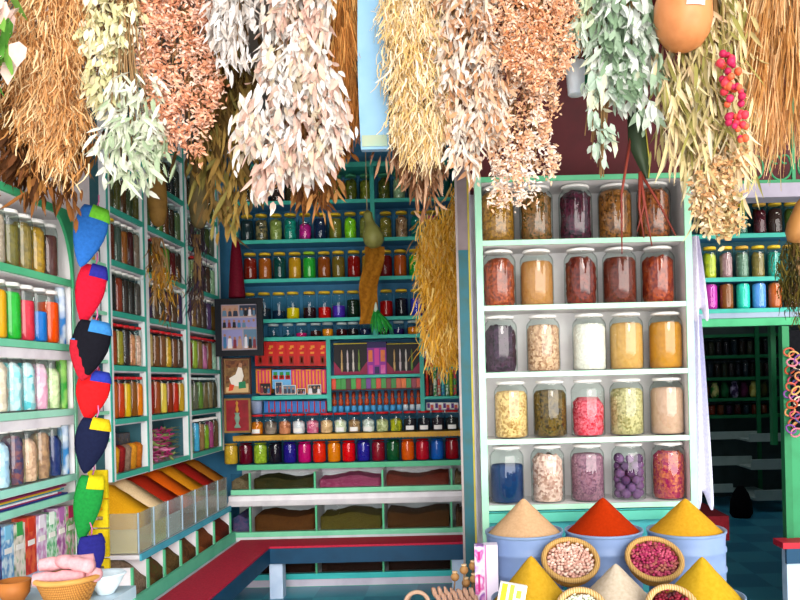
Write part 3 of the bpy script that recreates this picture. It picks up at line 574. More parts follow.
LB={ # shelf index: per bay list of (name, content)
1:[[('olive bark',gr('4a4426','34341e'))]*0,[('dark leaf',gr('26302a','3a3428')),('brown stick',gr('5a3c24','3c2a1a')),('dim green',gr('34402a','28301f')),('dusky brown',gr('4a3626','33261c')),('charcoal',gr('24262a','1a1c20'))],[('umber',gr('4a3624','34281c')),('dark moss',gr('303a24','24301c')),('brown root',gr('50382a','3a281e')),('dull olive',gr('44442a','33331f'))]],
2:[[('dark olive',gr('3a3a20','2a2c1a')),('moss',gr('4a4a26','3a3a1e')),('umber bark',gr('4a3220','382618')),('dark sage',gr('3c4430','2c3424')),('olive leaf',gr('55502a','40401f'))],[('sage',gr('4a5a38','38482c')),('teal leaf',gr('2a4c48','1f3c3a')),('green herb',gr('526a30','3e5426')),('brown seed',gr('5c3a22','462c1a')),('dark bark',gr('33261e','261c16'))],[('grey leaf',gr('4a5248','3a423a')),('dark twig',gr('3a3024','2c241c')),('mint',gr('527a64','3e6450')),('black tea',gr('26221e','1c1816')),('moss green',gr('3e4a28','2e381e'))]],
3:[[('red brown',gr('5a2c1e','462218')),('grey green',gr('3e4c44','303c36')),('orange brown',gr('8a5424','70421a')),('dark red',gr('42181a','341214')),('taupe',gr('7a6a5c','64564a'))],[('dark tea',gr('33241e','261a16')),('olive herb',gr('505426','3c401e')),('ginger',gr('9a5a22','80481a')),('leaf green',gr('5a7a30','466426')),('dark crimson',gr('5a1c22','461418'))],[('pale green',gr('8aa486','6e8a6c')),('celery',gr('7a8a5a','626e48')),('dark bay leaf',gr('3a4030','2c3226')),('black cardamom',gr('2c2420','201a18')),('umber chip',gr('46342a','34271f'))]],
4:[[('black seed',gr('1c1e20','141618')),('rust chip',gr('7a3420','642818')),('dark root',gr('2e2622','221c1a')),('bitter black',gr('22201e','181614')),('grey bark',gr('4a4440','383430'))],[('purple sprig',gr('3a2a4a','2c203a')),('brown leaf',gr('4a3828','382a1e')),('dark grain',gr('302a26','24201c')),('plum',gr('40243a','301a2c')),('bark brown',gr('553a2a','402c20'))],[('lavender',gr('55406a','423054')),('amber chip',gr('7a5a2a','624820')),('brown bark',gr('4a3626','382a1c')),('dark husk',gr('3a2c24','2c211b'))]],
5:[[('red brown',gr('8a3c1e','6e2e16')),('yellow olive',gr('8a8028','6c641e')),('dark currant',gr('2c2426','201a1c')),('peach nut',ch('b8805c','8a5a40',80)),('pale pink',ch('c8a494','9c7a6a',80)),('black pepper',gr('26201e','1c1716'))],[('pale tan',gr('b09464','94784c')),('brown chip',gr('6a4224','54341c')),('hazel',gr('70482a','5a3820')),('golden flower',ch('b8902a','8a6a1c',80)),('chestnut',gr('66402a','503220')),('mocha',gr('4a3428','38281e'))],[('crimson',gr('7a1c2a','62141f')),('lime',gr('8a9c34','6e8028')),('brown nut',gr('7a5a3a','62462c')),('pink bud',ch('b06a90','8a4a6c',80)),('rust bark',gr('7a4426','62361e')),('pale mint',gr('a0bca8','84a08e'))]],
6:[[('rust',pw('a8541e','904618')),('fiery orange',pw('b0401a','983414')),('yellow',pw('c8a01e','b08a16')),('brown',pw('7a4a1c','663c16')),('orange',pw('cc7416','b46410')),('olive brown',pw('6a5424','56441c'))],[('brick red',pw('8a2016','721810')),('sienna',pw('8a4420','743818')),('straw yellow',pw('c8ac4a','b0943c')),('red brown',pw('7a3018','662612')),('vermilion',pw('a8301a','8e2614')),('mustard',pw('b0882c','967222'))],[('sage leaf',ch('5a6a38','46542c',90)),('grey leaf',ch('5a5a4a','46463a',90)),('fern',ch('5c7a34','486228',90)),('speckled brown',ch('6a5a3a','52442c',90)),('tan leaf',ch('7a6a48','625438',90)),('dark sprig',ch('3e3a2a','302c20',90))]],
7:[None,None,[('mint green',ch('6a8a6a','527052',80)),('blue tin',pw('4a9ac0','3c84a8')),('tan stick',gr('8a6a4a','705438')),('lime leaf',ch('7a9a2c','627e22',80)),('rose bud',ch('a04a78','803a60',80)),('brown leaf',gr('5c4430','483424'))]]}
for si,bays in LB.items():
    for b,items in enumerate(bays):
        if not items: continue
        y0,y1=SY[b]+.031,SY[b+1]-.030
        if b==0: items=items[:5]
        elif len(items)<6: items=items+items[:6-len(items)]
        n=len(items)
        sp=(y1-y0)/n
        for i,(nm,c) in enumerate(items):
            y=y0+sp*(i+.5)
            lm=RED if si in (5,6) and not (si==6 and b==2) else (LIDW if si in (3,4) or (si==7) else LIDG)
            if si==3 and i==(0 if b==0 else 1): lm=YEL if b==0 else RED
            jar('tall',(XL-.037,y,zs[si]+.004),f'jar of {nm} spice, {ORD[i]} along the {ORD[si-1]} shelf of the {BAY[b]} side bay',c,lm,'jars in the side bays',R(.86,1.0))
# jars on top row of bay 1 hidden by herbs are left out; the open compartment with cups
for i,(c,c2,n) in enumerate((('c8901e','b07a14','golden'),('8a1c1c','70141a','dark red'),('8a7060','745c4c','taupe'),('cc8a24','b47418','amber'),('c06a1c','a85814','orange'))):
    y=3.64+.066*i
    one('spice_cup',f'clear cup heaped with {n} spice, {ORD[i]} along the nearest side bay','cup',MB().lathe([(.024,0),(.032,.1),(.032,.11),(.02,.125),(.001,.13)],14,0,Matrix.Translation((XL-.04,y,zs[7]+.004))),mat(c,c2,'grain',.6,120),'spice cups')
for i in range(2):
    y=3.68+.2*i; one('tin_box',f'dark patterned tin box, {ORD[i]} from the left behind the spice cups','box',MB().box(XL-.135,XL-.085,y-.06,y+.06,zs[7]+.004,zs[7]+.18),rainbow('tin_print',['26202a','5a4a40','2a3a50','8a6a4a'],50),'tin boxes')
for i in range(5):
    z=zs[7]+.03+.034*i; y0=4.0
    p0=Vector((XL-.05,4.06,z)); t=thing('flower_bunch',f'dried pink flower bunch lying on its side, {ORD[i]} from the bottom of its stack','dried flowers',p0,'stacked pink flower bunches')
    mb=MB()
    for k in range(46):
        a=R(0,2*PI); rr=R(0,.024); mb.leaf(Vector((XL-.03+rr*math.cos(a),4.05+R(0,.22),z-.003+.55*rr*math.sin(a))),Vector((R(-.2,.9),R(-.3,1),R(-.3,.3))),Vector((R(-1,1),R(-1,1),1)),R(.03,.05),.018,random.choice((0,0,1,2)))
    mb.build('flower_foliage',[mat('c83a80','a8286a','leaf'),mat('e08ab0','c86a98','leaf'),mat('8a9a5a','6a7a40','leaf')],t)
    mb=MB()
    for k in range(16):
        yy=4.25+R(0,.06); mb.tube([(XL-.04+R(-.02,.02),yy,z+R(-.01,.01)),(XL-.05+R(-.03,.03),yy+.18,z+R(-.012,.012))],.002,4)
    mb.build('stems',mat('8a8a54','6a6a3a'),t)
# ---- acrylic boxes of bright spice on the left counter
XF=XL+.105; zbx=ZH(557,130,XF*F/(130-VX)); ztop=ZH(511,130,XF*F/(130-VX)); ztop=max(ztop,zbx+.19)
t=thing('side_counter','white and blue stepped counter below the side bays carrying the spice boxes','counter',(XL,4.2,FZ))
XG=XL+.145
zr=ZH(563,183,XG*F/(183-VX))
MB().box(XL-.14,XF+.01,3.55,4.93,zbx-.02,zbx-.001,0).box(XF+.01,XF+.02,3.55,4.93,zbx-.028,zbx+.004,1).build('upper_shelf',[WB,mat('4aa8c0','3a94b0')],t)
MB().box(XL-.14,XG,3.42,4.93,zr-.06,zr-.04).build('bin_floor',WB,t)
MB().box(XL-.145,XL-.136,3.42,4.93,zr-.06,1.015).build('bin_back',WB,t)
MB().box(XG-.012,XG+.004,3.42,4.93,zr-.065,zr).build('rail',mat('62c4a0','50b28e'),t)
MB().box(XG,XG+.06,3.42,4.93,FZ+.001 if False else .2,zr-.066).build('lower_board',LAV,t)
yb=[3.53+.0*i for i in range(1)]
ys=[3.43,3.60,3.80,4.02,4.27,4.56,4.88]

for y in ys:
    MB().box(XL-.13,XG-.014,y-.004,y+.004,zr-.04,zbx-.03,0).box(XG-.018,XG-.008,y-.007,y+.007,zr-.0,zbx-.03,1).build('divider',[WB,mat('58b888','46a676')],t)
def wedge(y0,y1,xb,xf,zb,hb,hf,m,lab,grp,name='spice_heap',pat=0.0):
    n=10; vs=[]; fs=[]
    k=8
    for j in range(k+1):
        for i in range(n+1):
            u=i/n; v=j/k; h=hb+(hf-hb)*max(0,(u-.62)/.38)+R(-pat,pat)
            vs.append((xb+(xf-xb)*u,y0+(y1-y0)*v,zb+h))
    for j in range(k):
        for i in range(n): a=j*(n+1)+i; fs.append((a,a+1,a+n+2,a+n+1))
    q=len(vs)
    for j in (0,k):
        vs+=[(xb,y0+(y1-y0)*j/k,zb),(xf,y0+(y1-y0)*j/k,zb)]
    fs.append(tuple([q]+[q+1]+[i for i in range(n,-1,-1)])); fs.append(tuple([q+3,q+2]+[k*(n+1)+i for i in range(n+1)]))
    b=len(vs); vs+=[]
    fs.append(tuple([q+1,q+3]+[j*(n+1)+n for j in range(k,-1,-1)]))
    return one(name,lab,'spice',MB().add(vs,fs,0,True),m,grp)
LH=[('grey brown husk',mat('8a7460','6e5a48','grain',.9,120)),('mixed green and red herb',mat('5a3a20','4a4a20','chunk',.9,90)),('tan herb',mat('6a5230','54401f','grain',.9,140)),('coarse brown bark',mat('6a4224','4e2e18','chunk',.9,70)),('cinnamon seed',mat('7a4020','643418','grain',.9,150)),('rust red flake',mat('6e2818','581e12','grain',.9,140))]
for i,(n,m) in enumerate(LH):
    wedge(ys[i]+.007,ys[i+1]-.007,XL-.125,XG-.02,zr-.038,.17,.085,m,f'slope of {n} in the lower side bins, {ORD[i]} from the street','heaps in the side bins',pat=.006)
AB=[3.56,3.74,3.92,4.12,4.32,4.52,4.72,4.92]
AC=[('bright yellow turmeric','dca01c','c88c14','dcb87a'),('cream ginger','e0c49a','cfb084','c8bc60'),('deep red paprika','9a2412','84200e','b8c0c0'),('orange saffron','c8560e','b44a0a','7a5a44'),('ochre curry','c07c16','a86a10','8a8a5c'),('dark red chilli','8c1a14','78140e','9a7a5a'),('brown gold cumin','9a5c1a','845014','7a7a54')]
for i,(n,c,c2,pc) in enumerate(AC):
    y0,y1=AB[i]+.004,AB[i+1]-.004
    t=thing('acrylic_bin',f'clear box heaped with {n}, {ORD[i]} counting from the street along the side counter','spice box',(XF-.05,y0,zbx),'clear spice boxes on the side counter')
    h=ztop-zbx
    mb=MB().box(XF-.004,XF,y0,y1,zbx+.004,ztop-.02).box(XF-.24,XF-.004,y0,y0+.004,zbx+.004,ztop-.02).box(XF-.24,XF-.004,y1-.004,y1,zbx+.004,ztop-.02)
    mb.build('clear_wall',ACRYL,t)
    mb=MB(); k=2
    xb,xf=XF-.235,XF-.006; hb,hf=h+.10,h-.025
    vs=[]; n_=12
    for yy,dz in ((y0+.005,-.012),(.5*(y0+y1),.012),(y1-.005,-.012)):
        for q in range(n_+1):
            u=q/n_; s_=max(0,(u-.25)/.75); vs.append((xb+(xf-xb)*u,yy,zbx+hb+(hf-hb)*s_+dz*(1-u)+R(-.0015,.0015)))
    fs=[(j*(n_+1)+q,j*(n_+1)+q+1,(j+1)*(n_+1)+q+1,(j+1)*(n_+1)+q) for j in (0,1) for q in range(n_)]
    zl_=zbx+h*.55
    b0=len(vs); vs+=[(xb,y0+.005,zl_),(xf,y0+.005,zl_),(xb,y1-.005,zl_),(xf,y1-.005,zl_)]
    fs+=[tuple([b0,b0+1]+list(range(n_,-1,-1))),tuple([b0+3,b0+2]+list(range(2*(n_+1),3*(n_+1)))),(b0+1,b0+3,3*(n_+1)-1,2*(n_+1)-1,n_)]
    mb.add(vs,fs,0,True).build('spice',mat(c,c2,'powder',.9,140),t)
    MB().box(xb,xf,y0+.005,y1-.005,zbx+.005,zl_-.001).build('lower_fill',mat(pc,None,'paint',.6),t)
    MB().box(XF,XF+.004,y0-.003,y0+.006,zbx+.004,ztop-.018).build('corner_strip',mat('a8c0d4','8aa8c0'),t)
# ================================================================== NEAR LEFT UNIT
NZ=[ZH(y,35,XL*F/(35-VX)) for y in (195,271,342,412,483.5,503.5,572)]
NY0,NY1=2.35,3.235
t=thing('jar_shelving','mint and green edged white shelving of tall jars nearest the street','shelving',(XL-.06,2.8,0))
MB().box(XL-.16,XL-.145,NY0,NY1,.3,2.6).build('back_panel',mat('e4e0e0','d4d0d2'),t)
NG=[GREEN,mat('58bd8c','46ab7a'),mat('74c8a4','60b892'),mat('9ad8c0','86c8ae'),mat('9ad8c8','86c8b6'),mat('90d2bc','7cc2aa'),mat('b8c8e4','a4b8d8')]
for i,z in enumerate(NZ):
    board(MB().box(XL-.145,XL-.012,NY0,NY1-.02,z-.03,z,0).box(XL-.012,XL+.003,NY0,NY1-.02,z-.024,z+.003,1),'shelf' if i else 'top_board',[mat('e0dadc','ccc6ca'),NG[i]],t)
    if i in (2,3): MB().box(XL-.009,XL-.002,NY0,NY1-.02,z-.062,z-.026).build('white_valance',WB,t)
MB().box(XL-.145,XL-.0,NY1-.02,NY1,.3,NZ[0]+.02,0).box(XL-.004,XL+.004,NY1-.02,NY1,.3,NZ[0],1).build('end_panel',[WHITE,mat('8ad0ac','76c098')],t)
# green arched bracket at the top corner
vs=[]; zt0=NZ[0]-.02
arc=[(NY1-.02-.16*(1-math.sin(a))*1.0,zt0-.30*(1-math.cos(a))) for a in [PI/2*k/10 for k in range(11)]]
n=len(arc)
pts=[(NY1-.02-.0,zt0-.0)]
vs=[(XL-.002,y,z) for y,z in arc]+[(XL-.002,NY1-.019,z) for y,z in arc]+[(XL+.01,y,z) for y,z in arc]+[(XL+.01,NY1-.019,z) for y,z in arc]
fs=[]
for k in range(n-1): fs+=[(k,k+1,n+k+1,n+k),(2*n+k,3*n+k,3*n+k+1,2*n+k+1),(k,2*n+k,2*n+k+1,k+1)]
MB().add(vs,fs).build('arch_bracket',GREEN,t)
NR=[[('beige husk',gr('a8988a','8c7c6e',90)),('olive herb',gr('6a6030','504a26',80)),('khaki petal',ch('8a7440','6a5c34',80)),('golden flower',ch('b08a34','8a6a28',70)),('plum bark',gr('5c3c38','4a302e',80))],
 [('golden yellow',pw('d8a02a','c48e20')),('emerald green',pw('2aa038','1f8a2c')),('rose red',pw('c83a4c','b43040')),('azure blue',pw('1f70b8','185ea0')),('vivid orange',pw('e0581a','cc4a12'))],
 [('oatmeal',ch('d8c8b8','b8a898',60)),('white and aqua',ch('d8e4e8','8ac4cc',50)),('aqua crystal',ch('3aa8b4','c8dce0',40)),('pink and white',ch('e8d0dc','d090ac',50)),('cream green',ch('d0d8b0','a8b88a',60))],
 [('ice blue',ch('b8ccdc','8aa8c4',60)),('navy and rust flower',ch('3a3a5c','7a4a4a',60)),('blush beige',ch('d0ac94','b08a74',80)),('sandy brown nut',ch('a88468','846450',70)),('midnight blue',ch('1f2c5c','34406a',60))]]
for r,row in enumerate(NR):
    for i,(nm,c) in enumerate(row):
        y=2.755+.0895*i
        jar('near',(XL-.047,y,NZ[r+1]+.004),f'tall jar of {nm}, {ORD[i]} along the {ORD[r]} shelf by the street',c,LIDW,'tall jars nearest the street',R(.84,1.0) if r!=1 else (.98,.98,.8,.66,.9)[i])
for r,(c,c2,n) in {1:('2f80d0','dce8f4','blue and white'),2:('3aa840','9ad46a','bright green'),3:('3a90d8','dce8f4','sky blue')}.items():
    one('tall_canister',f'{n} cylindrical canister at the end of the {ORD[r]} shelf nearest the street','canister',MB().lathe([(.036,0),(.038,.004),(.038,.235),(.034,.25),(.034,.268),(.02,.27)],18,0,Matrix.Translation((XL-.036,3.187,NZ[r+1]+.004))@Matrix.Diagonal((.56,.56,.88,1))),mat(c,c2,'print',.35,16))
cc=['2a3a80','b03a6a','e0dce4','2a90a8','c8a030','8a2a5a']
for i,c in enumerate(cc):
    z=NZ[5]+.004+.0065*i
    one('folded_cloth',f'{["navy","pink","white","teal","yellow","plum"][i]} folded cloth, {ORD[i]} from the bottom of the flat pile','cloth',MB().box(XL-.12+.01*(i%3),XL-.004-.006*(i%2),NY0+.1+.03*(i%2),NY1-.08-.1*((i*7)%5)/5,z,z+.006),mat(c,None,'fabric'),'folded cloths in the flat pile')
pk=[(['2a3a8a','4a70c0','1c2a60','8a7ac0'],'royal blue'),(['7ac0e0','d8ecf4','4a90c8','b0d8e8'],'sky blue'),(['3aa050','e8e4d8','d8d0c4','2a7a40'],'green emblem'),(['d03a24','e06a3c','c82a2a','a82a1c'],'tomato red'),(['e8e0ec','c080b8','d8c8e0','f0ecf0'],'white and mauve'),(['e8f0ec','3aa86a','d0ecdc','2a9058'],'white and mint'),(['b06ab0','8a3a8a','d8b8d8','5aa84a'],'violet'),(['d02a6a','e8d0d8','4ab050','e07aa0'],'pink and green')]
for i,(cl,n) in enumerate(pk):
    y0=2.63+.0735*i
    mb=MB().box(XL-.06,XL-.008,y0+.002,y0+.070,NZ[6]+.004,NZ[5]-.045-.006*(i%3))
    mats=[rainbow('packet_print',cl,26,(1,1.4,.8)),mat(cl[0]),LIDW]
    zc=(NZ[6]+NZ[5])/2
    mb.box(XL-.009,XL-.0065,y0+.018,y0+.054,zc+.03,zc+.08,1); mb.box(XL-.009,XL-.0065,y0+.014,y0+.058,zc-.02,zc-.0,2)
    one('printed_packet',f'{n} printed packet, {ORD[i]} from the left on the bottom shelf nearest the street','packet',mb,mats,'printed packets on the bottom shelf')
# ---- white pillar, mini bottle shelf
struct('pillar_white',MB().box(XL-.14,XL-.004,3.24,3.40,0,3.2),mat('e6dfe0','cfc6cc'))
t=thing('miniature_shelf','narrow white shelf of tiny bottles behind the hanging caps','shelf',(XL-.05,3.47,.9))
MB().box(XL-.1,XL-.09,3.405,3.538,1.0,2.45).build('back_panel',WHITE,t)
mz=[ZH(y,100,3.47) for y in (262,287,311,335,360,385,412,440)]
for z in mz: MB().box(XL-.09,XL-.01,3.405,3.538,z-.012,z,0).box(XL-.01,XL-.002,3.405,3.538,z-.014,z+.002,1).build('shelf',[WHITE,MINT],t)
bc=[('b02a3a','red'),('2a4a9a','blue'),('c8a030','amber'),('2f8a4a','green'),('d0c8d0','white'),('c8662a','orange'),('7a2a6a','plum')]
q=0
for r,z in enumerate(mz):
    for i in range(3):
        c,n=bc[(r*3+i*2+r//2)%7]
        one('tiny_bottle',f'tiny {n} bottle, {ORD[i]} from the left on the {ORD[r]} narrow shelf behind the caps','bottle',MB().lathe([(.014,0),(.015,.003),(.015,.05),(.007,.06),(.007,.075),(.004,.078)],10,0,Matrix.Translation((XL-.035,3.43+.04*i,z+.003))),mat(c,None,'paint',.3),'tiny bottles')
# ---- hanging caps
def cap(px,py0,py1,wpx,c,cb,roll,lab,d=3.12,long=1.0):
    px+=5; wpx*=.92; roll*=.7
    d+=.03 if py0 in (266,372,476) else -.02
    top=W(px,py0,d); bot=W(px,py1,d); H=top.z-bot.z; w=wpx*d/F/2
    t=thing('hanging_hat',lab,'hat',top,'knitted caps hung in a column',(0,roll,.6))
    prof=[(.0005,-.03*H),(w*.5,-.01*H),(w*.74,0),(w*.86,-.07*H),(w*.97,-.2*H),(w,-.33*H),(w*.95,-.48*H),(w*.78,-.64*H),(w*.55,-.79*H),(w*.3,-.92*H),(w*.09,-.99*H),(.0005,-H)]
    MB().lathe(prof,22,0,None,cap=False,sq=(1,.42)).build('crown',mat(c,None,'fabric',.85),t)
    bp=[(w*.70,.004),(w*.76,.006),(w*.91,-.07*H),(w*1.02,-.19*H),(w*.98,-.195*H)]
    vs=[]; fs=[]; n=9
    for j,(r,z) in enumerate(bp):
        for i in range(n+1):
            a=-1.9+2.7*i/n; vs.append((r*math.cos(a)*1.02,r*math.sin(a)*.46,z+.0))
    for j in range(len(bp)-1):
        for i in range(n): fs.append((j*(n+1)+i,j*(n+1)+i+1,(j+1)*(n+1)+i+1,(j+1)*(n+1)+i))
    MB().add(vs,fs,0,True).build('band',mat(cb,None,'fabric',.85),t,None)
    if c=='14141c':
        for q,(cc_,nm) in enumerate((('3a80c0','blue_lining'),('b02030','red_lining'))): MB().lathe([(r_*1.01,z*1.0-.006*(q+1)) for r_,z in prof[5:]],22,0,Matrix.Translation((-.003*(q+1),.002,0)),cap=False,sq=(1,.38)).build(nm,mat(cc_,None,'fabric',.85),t)
    MB().tube([(0,0,-.01),(.004,0,.03),(-.003,0,.055)],.003,5).build('hanging_loop',mat('c86a9a'),t)
cap(91,208,270,33,'2a66b4','6abc34',.36,'blue knitted cap with lime band, topmost of the hanging caps')
cap(90,266,326,30,'c41832','2c2c8a',.3,'crimson knitted cap with navy band, second from the top')
cap(90,322,379,38,'14141c','3a80c0',.28,'black knitted cap with blue and red trim hanging mid column')
cap(91,372,421,34,'d81c20','2c3aa0',.26,'bright red knitted cap below the black cap')
cap(91,419,474,34,'161c38','d8b81c',.3,'navy knitted cap with yellow band below the red cap')
cap(87,476,541,29,'1f8a3c','d8c81c',.25,'green knitted cap with yellow band near the slippers')
cap(86,536,580,28,'28287a','28287a',.0,'indigo knitted cap, lowest of the hanging caps')
p=W(98,470,3.22); q=W(98,588,3.22)
mb=MB(); 
for k in range(4):
    z1=p.z-(p.z-q.z)*k/4; z0=p.z-(p.z-q.z)*(k+.94)/4; zc=(z0+z1)/2
    for (a,b,c_,d_) in ((-.04,-.02,z0,z1),(.02,.04,z0,z1),(-.02,.02,z0,z0+.03),(-.02,.02,z1-.03,z1),(-.02,.02,zc-.012,zc+.012)):
        mb.box(p.x+a,p.x+b,3.21,3.225,c_,d_)
one('hanging_net','bright yellow openwork strip hanging beside the green cap','hanging strip',mb,mat('dcc01c','c4a812','fabric'))
# ---- baskets at the bottom left corner
t=thing('low_stand','pale turquoise stand under the wicker basket at the corner','stand',(-1.3,2.45,0))
sz=.785
MB().box(-1.56,-1.12,2.28,2.6,sz-.04,sz).build('top',mat('b4c8d4','9cb8c8'),t)
for x in (-1.53,-1.18):
    for y in (2.3,2.53): MB().box(x,x+.05,y,y+.05,.001,sz-.04).build('leg',mat('b4c8d4','9cb8c8'),t)
p=W(68,590,2.42); t=thing('wicker_basket','wicker basket of rolled pink cloths at the lower left corner','basket',(p.x,2.42,sz+.001))
T=Matrix.Translation((p.x,2.42,sz+.001))
mb=MB()
for k in range(9):
    z=.0+.008*k; r=.06+.0033*k; mb.tube([(p.x+r*math.cos(2*PI*i/24),2.42+r*math.sin(2*PI*i/24),sz+.006+z) for i in range(24)],.0055,6,0,True)
mb.lathe([(.06,0),(.001,.001)],20,0,T,cap=False)
mb.build('weave',mat('b8803a','94622a','stripe',.7,60),t); 
mb=MB(); r=.091; mb.tube([(p.x+r*math.cos(2*PI*i/28),2.42+r*math.sin(2*PI*i/28),sz+.078) for i in range(28)],.009,8,0,True); mb.build('rim',mat('c8924a','a87636'),t)
for i,(dx,dy,dz,a,L) in enumerate(((-.012,-.03,.072,.25,.15),(.035,.03,.078,-.5,.14),(-.012,.02,.108,.35,.16),(.03,-.012,.112,-.3,.13))):
    M=Matrix.Translation((p.x+dx,2.42+dy,sz+dz+.01))@Matrix.Rotation(a,4,'Z')@Matrix.Rotation(PI/2+.1*(i%2),4,'Y')
    one('rolled_cloth',f'pale pink rolled cloth, {ORD[i]} from the bottom in the wicker basket','cloth',MB().lathe([(.004,-L/2),(.019,-L/2+.003),(.024,-L/4),(.019,-.01),(.024,.01),(.021,L/4),(.022,L/2-.004),(.006,L/2)],14,0,M),mat('dca4a8','cc8e94','fabric'),'pink rolled cloths')
p=W(106,598,2.5); T=Matrix.Translation((p.x,2.5,sz+.001))@Matrix.Diagonal((.78,.78,.7,1))
one('white_bowl','thick rimmed white bowl beside the wicker basket','bowl',MB().lathe([(.03,0),(.06,.05),(.075,.085),(.083,.09),(.075,.098),(.06,.085),(.03,.03),(.001,.03)],20,0,T,cap=False),mat('d8e8f0','c4d8e4'))
p=W(14,594,2.42); one('wooden_scoop','brown wooden bowl at the far lower left corner','bowl',MB().lathe([(.025,0),(.045,.03),(.05,.07),(.044,.07),(.035,.03),(.001,.015)],18,0,Matrix.Translation((p.x,2.42,sz+.001)),cap=False),mat('a8662a','84481c'))
# ================================================================== DRUMS, CONES, BASKETS
def drum(px,pyr,d,r,tip,c,c2,lab,glab):
    p=W(px,pyr,d); h=p.z; T=Matrix.Translation((p.x,d,0))
    t=thing('steel_drum',f'pale blue metal drum {lab}','drum',(p.x,d,0.001),'pale blue metal drums')
    prof=[(r*.97,0.001)]
    for z in (h*.25,h*.5,h-.155,h-.075): prof+=[(r*.965,z-.012),(r*.998,z-.005),(r*.998,z+.005),(r*.965,z+.012)]
    prof+=[(r*.97,h-.04),(r*.98,h-.014)]
    MB().lathe(prof,40,0,T,cap=False).build('body',mat('7d94be','6a84b0','paint',.4,5),t)
    MB().lathe([(r*.98,h-.014),(r*1.01,h-.008),(r*1.01,h),(r*.97,h),(r*.95,h-.02),(r*.9,h-.03),(.001,h-.03)],40,0,T,cap=False).build('rim',mat('7f96b8','6c84a8','paint',.35),t)
    H=ZH(tip,px,d)-h
    n=48; k=12; vs=[]; fs=[]
    for j in range(k+1):
        u=j/k; rr=r*.93*(1-u); zz=h-.012+(H+.012)*(u if u<.93 else .93+(u-.93)*.55)
        if j==k: rr=.0015
        for i in range(n):
            a=2*PI*i/n; w=1+.012*math.sin(5*a+px)+R(-.006,.006); vs.append((p.x+rr*w*math.cos(a),d+rr*w*math.sin(a),zz+(R(-.0015,.0015) if j<k else 0)))
    for j in range(k):
        for i in range(n): fs.append((j*n+i,j*n+(i+1)%n,(j+1)*n+(i+1)%n,(j+1)*n+i))
    mb=MB().add(vs,fs,0,True); mb.lathe([(r*.93,h-.012),(.001,h-.014)],n,0,T,cap=False)
    one('spice_cone',glab,'spice',mb,mat(c,c2,'powder',.95,90,.25),'spice cones on the drums')
drum(524,530,3.1,.156,497.5,'c8a27c','ba946c','at the rear under the tan spice cone','tan spice cone on the rear drum below the indigo jar')
drum(603.5,529,3.1,.156,496.5,'aa2e06','982604','at the rear under the orange red spice cone','orange red spice cone on the middle rear drum')
drum(686,529,3.1,.156,497.5,'cc9828','be8a1c','at the rear under the golden yellow spice cone','golden yellow spice cone on the rear drum next to the doorway')
drum(532,597,2.62,.139,554.5,'ba9228','ac841c','in front under the mustard spice cone','mustard spice cone in front of the tan cone')
drum(616.5,599,2.62,.139,562.5,'c0b29e','b0a08a','in front under the pale beige spice cone','pale beige spice cone in front between two yellow cones')
drum(703,595,2.62,.139,555.5,'c09a26','b28c1a','in front under the lemon yellow spice cone','lemon yellow spice cone in front nearest the doorway')
def wicker(px,py,d,r,tilt,c,c2,cn,lab,cols,bw='c9a062'):
    p=W(px,py,d)
    t=thing('wicker_bowl',lab,'basket',p,'small wicker bowls among the spice cones',(tilt,0,0))
    M=None
    mb=MB(); prof=[(r*.55,-.075),(r*.8,-.06),(r*.95,-.03),(r*1.0,-.004)]
    for k in range(9):
        z=-.072+.0085*k; rr=r*(.62+.38*math.sin(PI/2*(k+.5)/9)); mb.tube([(rr*math.cos(2*PI*i/30),rr*math.sin(2*PI*i/30),z) for i in range(30)],.0052,6,0,True)
    mb.lathe([(r*.62,-.072),(.001,-.07)],24,0,None,cap=False)
    o=mb.build('weave',mat('c08a3a','a06c28','stripe',.7,70),t); 
    mb=MB(); mb.tube([(r*1.02*math.cos(2*PI*i/36),r*1.02*math.sin(2*PI*i/36),.002) for i in range(36)],.0105,8,0,True); mb.build('rim',mat(bw,'b08848','stripe',.7,40),t)
    MB().lathe([(r*.95,-.02),(r*.6,-.012),(.001,-.008)],24,0,None,cap=False).build('filling',mat(c,c2,'chunk',.8,90),t)
    return t,p,M
ORG2={}
NK={'shelled nut':'nut','pink rosebud':'bud'}
def piece_fill(t,r,n,size,mats,name,grp):
    mb=MB(); rng=random.Random(3)
    for k in range(n):
        a=k*2.39996; rr=r*.88*math.sqrt((k+.5)/n); z=-.008+.016*(1-(rr/r)**2)+rng.uniform(-.003,.004)
        mb.ball((rr*math.cos(a)+rng.uniform(-.003,.003),rr*math.sin(a)+rng.uniform(-.003,.003),z),size*rng.uniform(.8,1.15),7,5,rng.choice(range(len(mats))),(1,rng.uniform(.7,1.1),rng.uniform(.7,1)))
    o=mb.build(name,mats,t); o['kind']='stuff'; return o
t,p,M=wicker(570.5,560,2.87,.098,.62,'c89a88','a87868','', 'wicker bowl of pale pink nuts between the tan and orange cones',None)
piece_fill(t,.098,150,.0075,[mat('e0b8a8','c89888'),mat('d0a090','b88474'),mat('ecd0c0','d4b4a4')],'nuts','')
t,p,M=wicker(654.5,559,2.87,.098,.62,'8a2a48','b05068','', 'wicker bowl of magenta rosebuds between the orange and golden cones',None)
piece_fill(t,.098,170,.0072,[mat('a82a58','8a1c44'),mat('c0506c','a03a54'),mat('8a3040','d08a70')],'buds','')
t,p,M=wicker(582,611,2.45,.075,.72,'c8d0b0','a8b090','', 'wicker bowl of pale green buds in front of the pale beige cone',None,'d8b484')
piece_fill(t,.075,100,.007,[mat('d0d8c0','b8c4a4'),mat('c0cca8','a8b890'),mat('e4e4d4','ccd0bc')],'buds','')
t,p,M=wicker(672.5,608,2.45,.075,.72,'5a1020','3a0a14','', 'wicker bowl of dark red hibiscus at the bottom of the photo',None,'d8b484')
